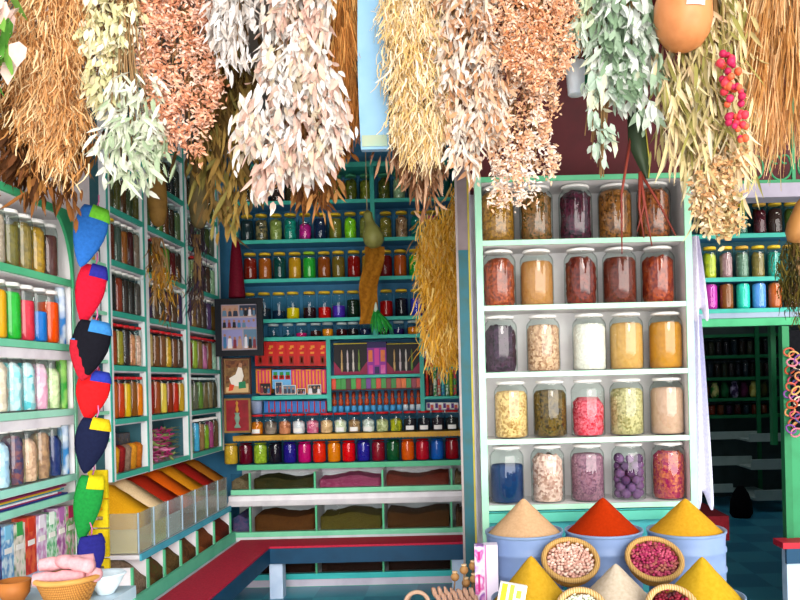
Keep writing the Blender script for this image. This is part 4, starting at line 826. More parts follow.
piece_fill(t,.075,110,.007,[mat('6a0c20','500818'),mat('8a1830','6a1024'),mat('3c0812','2c060c')],'petals','')
# ---- packets and curios left of the drums
def card(name,x0,x1,y0,y1,d,dep,mats,lab,cat,deco=None,grp=None):
    a,b=W(x0,y1,d),W(x1,y0,d); a.z=zst+.001; mb=MB().box(a.x,b.x,d,d+dep,a.z,b.z); w,h=b.x-a.x,b.z-a.z
    for (u0,u1,v0,v1,mi) in deco or []: mb.box(a.x+u0*w,a.x+u1*w,d-.0015,d+.001,a.z+v0*h,a.z+v1*h,mi)
    return one(name,lab,cat,mb,mats,grp)
FL=rainbow('floral_print',['e8d4ea','d040a0','f0e4f0','8a3aa8','e8a0d0'],22,(1,1,.7))
zst=W(440,604,2.9).z-.012
t=thing('low_crate','low wooden crate under the dried roots and packets','crate',(.0,2.95,0))
MB().box(-.27,.135,2.84,2.995,zst-.02,zst).build('top',WOOD,t)
for x in (-.26,.1):
    for y in (2.85,2.96): MB().box(x,x+.03,y,y+.03,.001,zst-.02).build('leg',WOOD,t)
card('incense_box',476,484.5,546,614,2.94,.05,[FL,mat('c8287a')],'pink floral incense box standing against the shutter','box',[(.3,.55,.75,.9,1),(.3,.5,.2,.5,1)])
card('incense_box',485.5,497.5,545,614,2.93,.05,[mat('e8dcee','d4c4e0'),mat('c86aa8')],'white and lilac incense box beside the pink floral box','box',[(.05,.15,0,1,1)])
MB_=MB()
p=W(511,600,2.40); M=Matrix.Translation(p)@Matrix.Rotation(.2,4,'Y')
t=thing('tea_sachet','white sachet with yellow and green bands leaning before the mustard cone','packet',(p.x,2.40,0))
mb=MB().box(-.042,.042,-.008,.008,-.06,.052,0,M).box(-.036,-.018,-.0095,.0,-.06,.05,1,M).box(-.01,.004,-.0095,.0,-.06,.05,2,M).box(.012,.028,-.0095,0,.01,.035,2,M)
mb.build('sachet',[LIDW,mat('d8c81c','c0b012'),mat('9ac83a','84b42a')],t); MB().box(p.x-.05,p.x+.05,2.37,2.43,.001,p.z-.068).build('stand',WOOD,t)
# dried poppy heads and roots
for i,(px,py) in enumerate(((455,577),(464,570),(473,566),(474,579),(466,583))):
    p=W(px,py,3.0-.02*(i%2)); t=thing('poppy_head',f'dried golden brown poppy head, {ORD[i]} in the cluster by the shutter base','dried pod',p,'poppy heads by the shutter')
    mb=MB(); mb.ball(p,.017,12,8); mb.build('pod',mat('b08450','8a5c30'),t); MB().lathe([(.004,.013),(.011,.018),(.011,.022),(.003,.023)],10,0,Matrix.Translation(p)).build('crown',mat('d8b890','b89468'),t)
    MB().tube([(p.x,p.y,p.z-.012),(p.x-.01,p.y+.01,zst+.001)],.003,5).build('stem',mat('8a6a44'),t)
for i in range(7):
    px=432+6.2*i; p0=W(px,588,2.93); p1=W(px+9,604,2.9); mb=MB(); pts=[p0+(p1-p0)*(k/6)+Vector((0,0,.006*math.sin(k*2.0+i))) for k in range(7)]
    mb.tube(pts,[.005,.0095,.01,.0095,.01,.009,.005],8); one('dried_root',f'pale twisted dried root, {ORD[i]} from the left on the low crate','root',mb,mat('c8a088','8a6450','stripe',.8,60),'twisted dried roots')
mb=MB(); p=W(417,604,2.9); 
for k in range(3): mb.tube([(p.x+(.045-.004*k)*math.cos(PI*i/12),2.9+.017*k,max(zst+.01,p.z)+(.045-.004*k)*math.sin(PI*i/12)) for i in range(25)],.008,7)
one('rope_coil','pale coiled loofah rope lying at the left end of the crate','rope',mb,mat('c8a890','a08068','stripe',.9,80))
# ================================================================== RIGHT DOORWAY
# header with scrolls
zb0,zb1=ZH(197,770,3.6),ZH(183,770,3.6)
struct('trim_1',MB().box(1.07,2.6,3.6,3.72,zb0,zb1),mat('918b9a','7e7888'))
t=thing('iron_scrollwork','green wrought iron scrollwork above the white doorway beam','ironwork',(1.5,3.64,zb1))
mb=MB().box(1.15,2.4,3.63,3.645,zb1+.001,zb1+.022); mb.build('rail',mat('2f8658','246c46'),t)
for k in range(6):
    xc=XH(752,165,3.64)+.135*(k-1); zc=zb1+.085
    mb=MB(); mb.tube([(xc+.052*math.cos(a),3.64,zc+.062*math.sin(a)) for a in [PI*.8+1.4*PI*j/16 for j in range(17)]],.0055,6)
    for sx in (-1,1): mb.tube([(xc+sx*(.042-.02+.02*math.cos(a)),3.64,zc+.036+.02*math.sin(a)) for a in [(0 if sx>0 else PI)+sx*1.6*PI*j/12 for j in range(13)]],.0045,6)
    mb.build('scroll',mat('2f8658','246c46'),t)
for px in (793,): 
    x=XH(px,160,3.64); MB().box(x-.008,x+.008,3.632,3.648,zb1+.022,2.9).build('bar',mat('2f8658','246c46'),t)
# shelf of jars above the doorway
DS=4.0
dx0,dx1=1.13,1.90
t=thing('lintel_shelving','teal shelving of jars set above the dark doorway','shelving',(1.5,DS,2.0))
dz=[ZH(y,740,DS) for y in (234,277.5,309)]
MB().box(dx0,dx1,DS+.15,DS+.17,dz[2]-.03,2.9).build('back_panel',mat('1f5a66','184c58'),t)
for z in dz: MB().box(dx0,dx1,DS+.01,DS+.15,z-.016,z,1).box(dx0,dx1,DS-.004,DS+.01,z-.02,z+.002,0).build('shelf',[TEAL,BLUEW],t)
MB().box(dx0,dx1,DS-.01,DS+.17,ZH(318,740,DS),dz[2]-.021).build('grey_board',mat('8a9cb0','7488a0'),t); MB().box(dx0,dx1,DS+.0,DS+.06,ZH(326,740,DS),ZH(318,740,DS)-.001).build('green_board',GREEN,t)
DR=[[(709,'pale brown',gr('7a5c40','624830')),(725,'rust brown',gr('6a3c24','54301c')),(741,'smoky green',ch('3a6a5a','2c5448')),(759.5,'dark berry',ch('4a1420','34101a')),(775,'dark bark',gr('3a2a26','2c201c')),(791,'olive leaf',ch('4a5a2a','384620'))],
    [(709.7,'lime yellow',ch('a8b02a','84902a')),(726,'dusty pink',ch('9a7a7e','7a5c60')),(742,'grey green',ch('5a7464','46604f')),(758,'olive tan',ch('7a6a3a','5e522c')),(774,'turquoise',ch('1f8a80','167068')),(789,'deep teal',ch('14585c','104a4c'))],
    [(710.6,'magenta powder',pw('b03a9a','982f84')),(726.5,'caramel powder',pw('7a4a20','663c18')),(743,'aqua powder',pw('2fb8a4','26a28e')),(759,'cornflower blue powder',pw('5a8ac8','4a78b4')),(775,'orange clay powder',pw('a8582a','904820')),(791,'brown powder',pw('5c3420','4a2a1a'))]]
for r,row in enumerate(DR):
    for i,(px,n,c) in enumerate(row):
        jar('door',(XH(px,[220,262,295][r],DS+.06),DS+.06,dz[r]+.003),f'small {n} jar, {ORD[i]} from the left on the {["upper","middle","lower"][r]} shelf above the doorway',c,YEL if (i+r)%3 else mat('c89a3a','a87c28'),'small jars above the doorway',.95)
# door leaf
lx=XH(784,430,3.86)
t=MB().box(lx,lx+.035,3.855,3.90,FZ+.001,ZH(326,784,3.86)).build('door_1',DKGREEN); t['kind']='structure'
ORG[t.name]=None
MB().box(lx+.035,lx+.4,3.87,3.885,ZH(431,792,3.86),ZH(330,792,3.86)).build('door_pane',BLACK,t)
MB().box(lx+.035,lx+.4,3.862,3.895,FZ+.001,ZH(431,792,3.86)).build('door_panel',mat('2a8a58','207648'),t)
MB().box(lx+.035,lx+.4,3.858,3.90,ZH(436,792,3.86),ZH(430,792,3.86)).build('door_rail',DKGREEN,t)
MB().box(XH(771,350,4.3),XH(776,350,4.3),4.3,4.34,FZ+.9,ZH(326,770,4.3)).build('door_bar',DKGREEN,t)
rc=['c0604a','c8a060','7a4a90','c87a8a','d0c0a8','a8482c','3a3038','c8885a','b04a60','504a80']
rn=['coral','gold','violet','rose','cream','rust','black','orange','raspberry','indigo']
for i in range(24):
    px=789+(i*5)%12; py=352+3.5*i; p=W(px,py,3.835-.0075*(i%4)); mb=MB(); rr=.026+.008*((i*3)%3)/2
    M=Matrix.Rotation(.6*math.sin(i*2.1),3,'Y')@Matrix.Rotation(.5*math.sin(i*1.3),3,'X')
    mb.tube([p+M@Vector((rr*math.cos(2*PI*k/18),0,rr*.75*math.sin(2*PI*k/18))) for k in range(18)],.0048,6,0,True)
    one('hanging_bracelet',f'{rn[i%10]} woven bracelet, {ORD[i] if i<20 else ["twenty-first","twenty-second","twenty-third","twenty-fourth"][i-20]} from the top of the string on the door','bracelet',mb,mat(rc[i%10],None,'fabric'),'woven bracelets on the door')
# dim room: shelves at the back, tiers, goods
FD=8.0
t=thing('dim_shelving','dark green shelving at the back of the dim room','shelving',(2.4,FD,FZ))
fx0,fx1=XH(690,400,FD),XH(790,400,FD)
fz=[ZH(y,740,FD) for y in (334,355,377,398,415)]
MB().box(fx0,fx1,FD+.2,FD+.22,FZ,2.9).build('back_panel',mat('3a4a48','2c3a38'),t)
for z in fz: MB().box(fx0,fx1,FD,FD+.2,z-.03,z).build('shelf',DKGREEN,t)
for px in (697,758,783): x=XH(px,400,FD); MB().box(x-.02,x+.02,FD-.02,FD+.0,FZ+.001,2.8).build('upright',DKGREEN,t)
for (px0,px1,y0,y1,dd) in ((696,757,431,440,7.9),(700,752,456,466,7.75),(705,733,484,493,7.6),(750,786,433,442,7.6),(752,786,459,470,7.4),(756,786,490,501,7.2)):
    a,b=W(px0,y1,dd),W(px1,y0,dd); MB().box(a.x,b.x,dd,dd+.03,a.z,b.z,0).box(a.x,b.x,dd+.03,FD-.03,a.z,a.z+.02,0).build('white_ledge',mat('b0c4bc','98aea6'),t)
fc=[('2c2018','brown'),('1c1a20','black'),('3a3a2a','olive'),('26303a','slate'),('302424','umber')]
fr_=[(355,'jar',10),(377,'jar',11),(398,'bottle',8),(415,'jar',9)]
for r,(y,kd,n) in enumerate(fr_):
    for i in range(n):
        px=703+ (78/n)*i; z=ZH(y,740,FD)+.003
        if r<2 or r==3:
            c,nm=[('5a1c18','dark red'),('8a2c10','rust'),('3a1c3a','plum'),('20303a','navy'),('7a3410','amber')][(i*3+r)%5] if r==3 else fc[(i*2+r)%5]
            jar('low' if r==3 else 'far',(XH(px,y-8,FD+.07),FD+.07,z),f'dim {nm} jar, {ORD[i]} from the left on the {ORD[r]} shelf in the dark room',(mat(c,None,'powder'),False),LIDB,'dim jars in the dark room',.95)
        else:
            c,c2,nm=[('7a4a20','5a3418','brown'),('d8d080','3a8a3a','white and green'),('1f6a38','164e2a','green'),('3a2450','c0b0d0','violet'),('5a1c40','42142e','plum'),('e0d878','b8a840','pale yellow'),('4a4a1c','36361a','olive'),('26303a','1c242c','slate')][i]
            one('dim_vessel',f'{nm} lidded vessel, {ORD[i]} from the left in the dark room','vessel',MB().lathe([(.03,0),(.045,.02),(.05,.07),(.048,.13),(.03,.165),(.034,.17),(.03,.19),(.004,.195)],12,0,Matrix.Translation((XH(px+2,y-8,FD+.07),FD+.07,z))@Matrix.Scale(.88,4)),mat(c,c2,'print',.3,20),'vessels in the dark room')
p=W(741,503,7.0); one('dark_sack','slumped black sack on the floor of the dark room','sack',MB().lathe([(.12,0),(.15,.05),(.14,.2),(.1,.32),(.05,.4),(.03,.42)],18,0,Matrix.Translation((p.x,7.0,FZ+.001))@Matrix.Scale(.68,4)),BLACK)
# cloth at the cabinet's side
def drape(px0,px1,y0,y1,d,nm,lab,m,jag=True):
    n=12;k=24; vs=[]; fs=[]
    for j in range(k+1):
        v=j/k
        for i in range(n+1):
            u=i/n; spread=.35+.65*v if jag else 1
            px=px0+(px1-px0)*u*spread; py=y0+(y1-y0)*v+(10*math.sin(u*9) if jag and j==k else 0)
            q=W(px,py,d); vs.append((q.x,d+.022*math.sin(u*10+v*2),q.z))
    for j in range(k):
        for i in range(n): a=j*(n+1)+i; fs.append((a,a+1,a+n+2,a+n+1))
    b=len(vs); vs+= [(x,y+.003,z) for x,y,z in vs]; fs+=[tuple(q+b for q in f[::-1]) for f in fs]
    return one(nm,lab,'cloth',MB().add(vs,fs,0,True),m)
drape(692.5,708,236,312,3.46,'hanging_cloth','lilac white cloth hanging by the upper jars of the doorway',mat('dcd8e6','c8c2d8','fabric'))
drape(694,713,316,500,3.47,'hanging_cloth','long ragged lilac white cloth hanging down the side of the cabinet',mat('d4d4e8','bcbcd8','fabric'))
# ================================================================== HANGING HERBS
HD=2.7
struct('beam_front',MB().box(-2.6,2.6,HD-.03,HD+.03,2.97,3.05).box(-2.6,2.6,2.98,3.06,3.1,3.3),WOOD)
def profile_at(prof,y):
    if y<=prof[0][0]: return prof[0][1],prof[0][2]
    for (y0,a0,b0),(y1,a1,b1) in zip(prof,prof[1:]):
        if y<=y1:
            t=(y-y0)/(y1-y0); return a0+(a1-a0)*t,b0+(b1-b0)*t
    return prof[-1][1],prof[-1][2]
def bunch(lab,prof,d,style,cols,n,L=.06,w=.02,depth=.55,cat='dried herbs',name='hanging_herb_bunch',spread=.35,rough=.7,hang=True,seed=None,chaos=.55):
    rng=random.Random(seed or hash(lab)%9973 if False else (seed or sum(map(ord,lab))))
    U=rng.uniform
    ytop,ybot=prof[0][0],prof[-1][0]
    cx=(prof[0][1]+prof[0][2])/2
    top=W(cx,ytop,d); 
    if hang: top.z=2.96
    t=thing(name,lab,cat,top,'bunches hanging along the shop front' if hang else None)
    mats=[mat(c,None,'leaf',rough) for c in cols]
    mb=MB(); wid=[(y,b-a) for y,a,b in prof]; mx=max(q for _,q in wid)
    ph=[U(0,6.28) for _ in range(4)]
    def rag(y): return .10*math.sin(y*.11+ph[0])+.07*math.sin(y*.23+ph[1])
    def bot(tt): return ybot-(ybot-max(ytop,0))*(.10+.09*math.sin(tt*5+ph[2])+.06*math.sin(tt*11+ph[3]))*(abs(tt)**.5+.15)
    ncl=max(8,n//(9 if style=='leaf' else 26)); cnt=0; tries=0
    while cnt<n and tries<60*ncl:
        tries+=1
        y=U(ytop-12,ybot); a,b=profile_at(prof,y)
        if U(0,1)>(b-a)/mx: continue
        tt=U(-1,1)
        if y>bot(tt): continue
        half=(b-a)/2*d/F; dep=depth*max(half,.05)*math.sqrt(max(.03,1-tt*tt))
        dd=-dep*math.sqrt(U(0,1)) if U(0,1)<.8 else dep*U(0,.9)
        cx_=(a+b)/2+tt*(1+rag(y)*(1 if tt>0 else -1))*(b-a)/2
        c0=W(cx_,y,d)+Vector((0,dd,0))
        cd=Vector((tt*spread*.4+U(-.28,.28),U(-.4,.1),-1+U(-.1,.2))).normalized()
        ct=rng.choice(range(len(cols))); per=(9 if style=='leaf' else 26); sg=L*.38 if style=='leaf' else L*.45
        if style=='grass': sg=.012
        for _ in range(per):
            cnt+=1
            Lk=L*U(.55,1.3); p=c0+Vector((rng.gauss(0,sg*.7),rng.gauss(0,sg*.6),rng.gauss(0,sg*1.1)))
            p-=cd*Lk*.55
            mi=ct if U(0,1)<.55 else rng.randrange(len(cols))
            ch_=chaos*.72
            dirv=cd+Vector((U(-ch_,ch_),U(-ch_,ch_*.6),U(-ch_*.6,ch_*.8)))
            if style=='leaf':
                mb.leaf(p,dirv,Vector((U(-.8,.8),-1,U(-.4,.4))),Lk,w*U(.6,1.45),mi,U(-.1,.45),U(-.6,.5))
            elif style=='fluff':
                pts=[p]; v=dirv.normalized()
                for k in range(3): v=(v+Vector((U(-.5,.5),U(-.4,.4),U(-.45,.15)))).normalized(); pts.append(pts[-1]+v*Lk/3)
                mb.ribbon(pts,w*U(.6,1.3),mi)
            elif style=='grass':
                pts=[p]; v=Vector((tt*spread*.5+U(-.12,.12),U(-.12,.06),-1)).normalized()
                for k in range(4): v=(v+Vector((U(-.12,.12)+tt*.04,U(-.1,.1),-.1))).normalized(); pts.append(pts[-1]+v*Lk/4)
                mb.ribbon(pts,w*U(.7,1.3),mi)
            elif style=='floret':
                mb.leaf(p+cd*Lk*.5,Vector((U(-1,1),U(-1,.3),U(-1,.6))),Vector((U(-1,1),-1,U(-1,1))),Lk*.55,w*U(.8,1.5),mi,U(.2,.6),U(-.5,.5))
    mb.build('foliage',mats,t)
    st=MB()
    for k in range(22):
        y=U(ytop+.45*(ybot-ytop),ytop+.92*(ybot-ytop)); a,b=profile_at(prof,y); e_=W((a+b)/2+U(-.75,.75)*(b-a)/2,y,d)+Vector((0,U(-.02,.05),0))
        s0=top+Vector((U(-.025,.025),U(-.02,.02),0)); m_=(s0+e_)/2+Vector((U(-.02,.02),0,.03)); st.tube([s0,m_,e_],[.004,.003,.002],5)
    st.build('stems',mat('8a6a42','6a4a2a'),t)
    if hang:
        MB().tube([(top.x+.034*math.cos(2*PI*k/14),top.y+.034*math.sin(2*PI*k/14),top.z-.05) for k in range(14)],.006,6,0,True).build('tie',mat('c8b890'),t)
    return t
bunch('dark brown leaves hanging behind the tan fluffy bunch at the shop corner',[(70,-5,55),(110,-5,75),(150,-8,92),(180,5,92),(210,20,72)],2.86,'leaf',['6a3e1e','8e5a2c','a8743a','4f2e14'],900,.095,.016)
bunch('ginger tan fluffy grass bunch nearest the left corner',[(-12,30,84),(40,20,90),(90,16,82),(130,26,84),(172,48,82)],2.70,'fluff',['dca870','ecc08a','cc9458','b47c46','f4d8a8'],5200,.075,.0026,.6)
bunch('cream and pale green leaf bunch beside the tan fluffy one',[(-12,92,140),(30,86,146),(65,82,142),(95,90,136),(122,100,132)],2.68,'leaf',['f0e4c0','dcd4a0','f6ecd4','c8c494','e8e0c0','d8d4a8'],820,.052,.016,.5,chaos=.7)
bunch('curling whitish green leaf cluster below the cream leaf bunch',[(88,112,142),(115,108,152),(140,102,160),(170,102,164),(192,122,156)],2.64,'leaf',['e0e2d2','c6d0b4','e6e4d8','a4b694','d2d8c0'],340,.075,.016,.5,chaos=.95)
bunch('terracotta pink floret bunch',[(-12,142,216),(40,140,218),(85,142,216),(125,152,218),(150,160,216),(172,175,210)],2.70,'floret',['f0bc9c','f4c8ac','e8a884','f8d8c4','dc9872'],5200,.036,.008,.5)
bunch('small white leaf bunch left of the great white bunch',[(-12,214,256),(30,212,250),(55,213,244),(70,218,238)],2.62,'leaf',['dedad6','d2cac4','c6bab0','e4e0dc'],520,.062,.014,.5)
bunch('great white and pink leaf bunch hanging widest in the row',[(-12,268,332),(40,264,328),(75,262,332),(100,254,342),(130,240,350),(152,240,348),(172,246,322),(190,250,284),(205,254,276)],2.66,'leaf',['e0dad4','dcd0c4','d8b8a8','e6e2dc','d8b4a4','dccbb0'],1750,.064,.018,.45,chaos=.6)
bunch('olive brown husks hanging behind the great white bunch',[(60,212,248),(110,205,250),(160,200,246),(195,202,244),(228,218,238)],2.88,'leaf',['6a5228','8e7036','a08444','56401e','7a7038'],700,.1,.018,chaos=.35)
bunch('rusty brown leaves below the great white bunch',[(125,282,335),(160,284,344),(185,292,342),(210,308,332)],2.84,'leaf',['8e5a2a','b07840','c48e54','6a4020'],480,.085,.015)
bunch('slim tan straw bunch next to the blue plank',[(-12,330,362),(50,326,362),(100,330,362),(132,342,362)],2.80,'grass',['cc8c48','b87638','dca862','a0662c'],1100,.16,.002,.6)
bunch('straw yellow fluffy bunch right of the blue plank',[(-12,390,432),(50,386,440),(90,390,450),(125,396,456),(150,402,450),(170,412,440)],2.68,'fluff',['f2deb4','e8cc94','f8ead0','dcb876'],5200,.06,.0028,.55)
bunch('brown pink leaf tips below the straw yellow bunch',[(130,392,445),(165,390,446),(185,398,442),(212,424,438)],2.82,'leaf',['9e7052','b88a68','7e5438','cca484'],420,.085,.012,chaos=.4)
bunch('white and peach leaf bunch between the straw and the orange bunches',[(-12,442,498),(40,432,504),(90,432,502),(130,446,498),(182,458,482)],2.66,'leaf',['e2d6c8','dcc4ae','d4ac8a','e6e0d6','cc9870'],1500,.052,.013,.5,chaos=.8)
bunch('orange tan floret bunch',[(-12,492,572),(40,490,572),(70,494,566),(92,506,556)],2.64,'floret',['f4c098','eab084','f8d4b4','dc9c6c','f8e0c8'],4600,.033,.007,.5)
bunch('peach floret bunch trailing over the cabinet top',[(60,488,560),(110,486,552),(150,488,548),(176,490,556),(208,488,510)],2.72,'floret',['f8e0cc','f2cca8','eab890','f8ece0'],4200,.035,.008,.5)
bunch('silvery green leaf bunch above the cabinet',[(-12,604,652),(40,602,656),(80,612,656),(105,622,654),(124,634,652)],2.66,'leaf',['d8e0d4','c0ccba','9cb296','e0e4dc','86a080'],620,.07,.022,.5,chaos=.7)
bunch('narrow silvery green strand beside the white cup',[(-12,576,602),(25,572,598),(50,574,590),(64,576,586)],2.68,'leaf',['e4ece2','ccd8c8','b0c4ac','c8d4b0'],130,.07,.02,.5,chaos=.5)
bunch('trailing sprig of silvery leaves with a long drooping tip',[(80,590,640),(100,576,632),(125,572,612),(150,586,610),(165,594,606),(190,600,607)],2.68,'leaf',['e8eee4','d0dccc','b4c8b4','dcdcc0'],150,.062,.022,.5,chaos=.7)
bunch('long pale straw green leaves with papery tips over the doorway',[(-6,704,738),(40,680,744),(80,664,742),(120,656,738),(150,672,742),(190,692,740),(232,700,734)],2.68,'leaf',['e0d09c','c8b880','ece0bc','9a9450','e8d0a8'],1150,.12,.013,.45,chaos=.4)
bunch('papery peach leaf tips at the bottom of the doorway bunch',[(165,696,740),(200,692,742),(236,704,734)],2.64,'floret',['ecc898','e4b480','f2e0c0','d8c490'],1100,.045,.012,.4)
bunch('tan fine grass bunch at the far right end',[(-12,735,850),(50,742,850),(90,738,845),(120,745,840),(155,760,830)],2.70,'grass',['e8b880','d8a464','f2d09c','c08a4c'],2900,.24,.0022,.5)
# green and pink big leaves at the left edge
bunch('green and blush broad leaves at the extreme left edge',[(-12,-24,2),(30,-24,2),(60,-22,-2),(130,-22,-2)],2.5,'leaf',['5a9a3a','e8c8bc','7ab04a','ecd4c8'],54,.13,.045,.4,chaos=.3)
# berries
t=thing('berry_sprig','sprig of red and pink berries hung over the straw green leaves','berries',W(728,60,2.55),None)
rb=random.Random(5)
for k in range(46):
    cy=(58,62,75,88,90,100,112,118,128,140)[k%10]+rb.uniform(-5,5); p=W(716+ (cy-55)*.16+rb.uniform(0,20),cy,2.55+rb.uniform(-.02,.02))
    MB().ball(p,rb.uniform(.009,.015),9,6).build('berry',mat(rb.choice(('c8285a','b01c48','e0603c','d83a4a')),None,'paint',.45),t)
mb=MB(); mb.tube([W(722,-12,2.57)+Vector((0,0,.2)),W(724,50,2.57),W(732,100,2.57),W(738,148,2.57)],.003,5); mb.build('stem',mat('8a7a44'),t)
# blue plank
a,b=W(359,150,2.74),W(387,-14,2.74)
t=thing('hanging_plank','pale blue painted plank hanging between tan and straw bunches','plank',((a.x+b.x)/2,2.75,a.z))
mb=MB(); xs0=[-.052,-.05,-.04]
cxm=(a.x+b.x)/2; zz=[a.z+(2.97-a.z)*k/8 for k in range(9)]
for k in range(8):
    s0=.046+.008*math.sin(PI*k/8+.4); s1=.046+.008*math.sin(PI*(k+1)/8+.4)
    mb.hexa([(cxm-s0,2.735,zz[k]),(cxm+s0,2.735,zz[k]),(cxm+s0,2.765,zz[k]),(cxm-s0,2.765,zz[k])],[(cxm-s1,2.735,zz[k+1]),(cxm+s1,2.735,zz[k+1]),(cxm+s1,2.765,zz[k+1]),(cxm-s1,2.765,zz[k+1])])
mb.build('board',mat('7fa8c4','6c98b8','paint',.5,7),t); MB().box(cxm-.045,cxm+.045,2.732,2.735,a.z+.01,a.z+.05).build('worn_end',mat('9aa890','7ab0a8'),t)
# big gourd
p=W(683,8,2.58); t=thing('hanging_gourd','round orange gourd with pale patch hanging over the doorway side','gourd',p,None)
r=.098
MB().lathe([(.001,-.143),(.03,-.14),(.06,-.125),(.085,-.09),(.097,-.04),(.095,.01),(.08,.06),(.05,.1),(.022,.14),(.018,.3)],26,0,Matrix.Translation(p),cap=True).build('body',mat('cc8450','b06a38','paint',.35,12),t)
mb=MB(); vs=[]; 
for j in range(5):
    for i in range(5):
        a_=-1.75+.16*i+.1*math.sin(j*3); z=-.035+.018*j; rr=.0992-.12*max(0,(z-.0))**1.15; vs.append((p.x+rr*math.cos(a_),p.y+rr*math.sin(a_)-.002,p.z+z))
mb.add(vs,[(j*5+i,j*5+i+1,j*5+i+6,j*5+i+5) for j in range(4) for i in range(4)],0,True).build('pale_patch',mat('e8e4e0'),t)
MB().tube([p+Vector((0,0,.29)),p+Vector((0,0,.46))],.004,6).build('string',mat('c8b890'),t)
# cup and green pole behind
p=W(576,95,2.82); t=thing('hanging_cup','pale white plastic cup hanging beside the silvery leaves','cup',p,None)
MB().lathe([(.028,0),(.03,.003),(.037,.11),(.04,.112),(.04,.118),(.033,.118),(.026,.01)],18,0,Matrix.Translation(p)).build('cup',mat('dce8f2','c8d8e6'),t); MB().tube([p+Vector((0,0,.11)),p+Vector((0,0,.5))],.003,5).build('string',mat('c8b890'),t)
a=W(588,93,2.85); one('hanging_pole','slim green pole hanging beside the white cup','pole',MB().tube([a,(a.x+.003,a.y,2.97)],.012,10),DKGREEN)
# dark green blade leaf with pendulous stems
t=thing('hanging_blade_leaf','long dark green blade leaf with yellow edge and dangling brown stems before the cabinet','leaf',W(637,100,2.74),None)
mb=MB(); a=W(640,95,2.74); 
pts=[(634,90,4),(630,120,8.5),(632,145,9.5),(638,165,6),(641,178,1.5)]
vs=[]
for (x,y,h) in pts:
    for k in range(5): u=-1+.5*k; q=W(x+6+h*u,y,2.74-.02*(1-u*u)); vs.append(q)
fs=[(j*5+k,j*5+k+1,j*5+k+6,j*5+k+5) for j in range(4) for k in range(4)]
b=len(vs); vs2=[v+Vector((0,.004,0)) for v in vs]
mb.add(vs+vs2,fs+[tuple(q+b for q in f[::-1]) for f in fs],0,True).build('blade',mat('2c3a24','1f2c1c'),t)
mb=MB(); mb.tube([W(x+6+h,y,2.737) for x,y,h in pts],.0025,5); mb.build('yellow_edge',mat('b0a03a'),t)
for k,(dx,dy) in enumerate(((-18,82),(4,66),(12,74),(36,64),(-3,60))):
    mb=MB(); s0=W(640+(-8 if k==0 else 0),172 if k else 130,2.74); e_=W(640+dx,172+dy,2.72); mb.tube([s0,(s0+e_)/2+Vector((.01*(k-2),0,-.01)),e_],[.006,.0045,.002],6); mb.build('stem',mat('7a3024','5c2018'),t)
mb=MB(); mb.tube([W(637,88,2.74),(W(637,88,2.74).x,2.74,2.97)],.006,6); mb.build('stalk',mat('4a5a30'),t)
# gourds and dried sprigs hanging inside
for (px,py0,py1,w_,d,c,c2,lab,lean) in ((158,168,227,9.5,3.75,'7a5a24','5c421a','long brown loofah gourd hanging before the nearest side bays',.0),(199,165,229,9.5,4.1,'5c5030','463c24','dull olive loofah gourd hanging before the middle side bay',0)):
    a=W(px,py1,d); b=W(px,py0,d); h=b.z-a.z; r=w_*d/F
    t=thing('hanging_loofah',lab,'gourd',a,None); MB().lathe([(.002,0),(r*.55,.012),(r*.85,.05),(r,.12),(r*.95,h*.6),(r*.8,h*.85),(r*.4,h),(r*.2,h+.05)],18,0,Matrix.Translation(a)).build('body',mat(c,c2,'paint',.7,25),t)
    MB().tube([a+Vector((0,0,h)),Vector((a.x,a.y,3.28))],.003,5).build('string',mat('8a7a5a'),t)
a=W(794,243,3.3); t=thing('hanging_bottle_gourd','tan bottle gourd hanging at the right end of the doorway jars','gourd',a,None)
MB().lathe([(.002,0),(.03,.008),(.045,.04),(.046,.08),(.036,.13),(.03,.17),(.014,.2)],18,0,Matrix.Translation(a)@Matrix.Rotation(.25,4,'Y')).build('body',mat('a8743c','8a5a2c','paint',.5,14),t); MB().tube([a+Vector((.045,0,.19)),Vector((a.x+.045,a.y,3.28))],.003,5).build('string',mat('8a7a5a'),t)
bunch('dark olive hanging sprigs at the right edge below the bottle gourd',[(243,790,806),(270,780,812),(300,782,812),(318,792,810)],3.4,'fluff',['4a4418','6a5c20','332e12'],900,.05,.003,.5,hang=False,name='hanging_sprig')
bunch('dried orange flower sprig hanging across the first side bay post',[(238,153,160),(262,152,166),(285,150,172),(305,148,176),(322,156,174)],3.62,'fluff',['7a4c18','a06c1c','4a3818','b88c28'],230,.05,.0032,.5,hang=False,name='hanging_sprig')
bunch('dusky lavender sprig hanging before the far side bay',[(235,192,200),(260,190,204),(290,188,206),(322,190,204)],4.2,'fluff',['3c2c44','4a3a50','2c2430','4c3c3c'],330,.06,.003,.5,hang=False,name='hanging_sprig')
bunch('big golden yellow straw bunch hanging against the painted shutter',[(198,462,471),(222,450,472),(238,426,468),(262,421,462),(300,425,468),(335,428,470),(355,428,466),(368,438,452)],3.95,'fluff',['f8cc60','eeb840','fcdc88','d8a030'],6500,.085,.0045,.5,hang=False,name='hanging_straw_bunch')
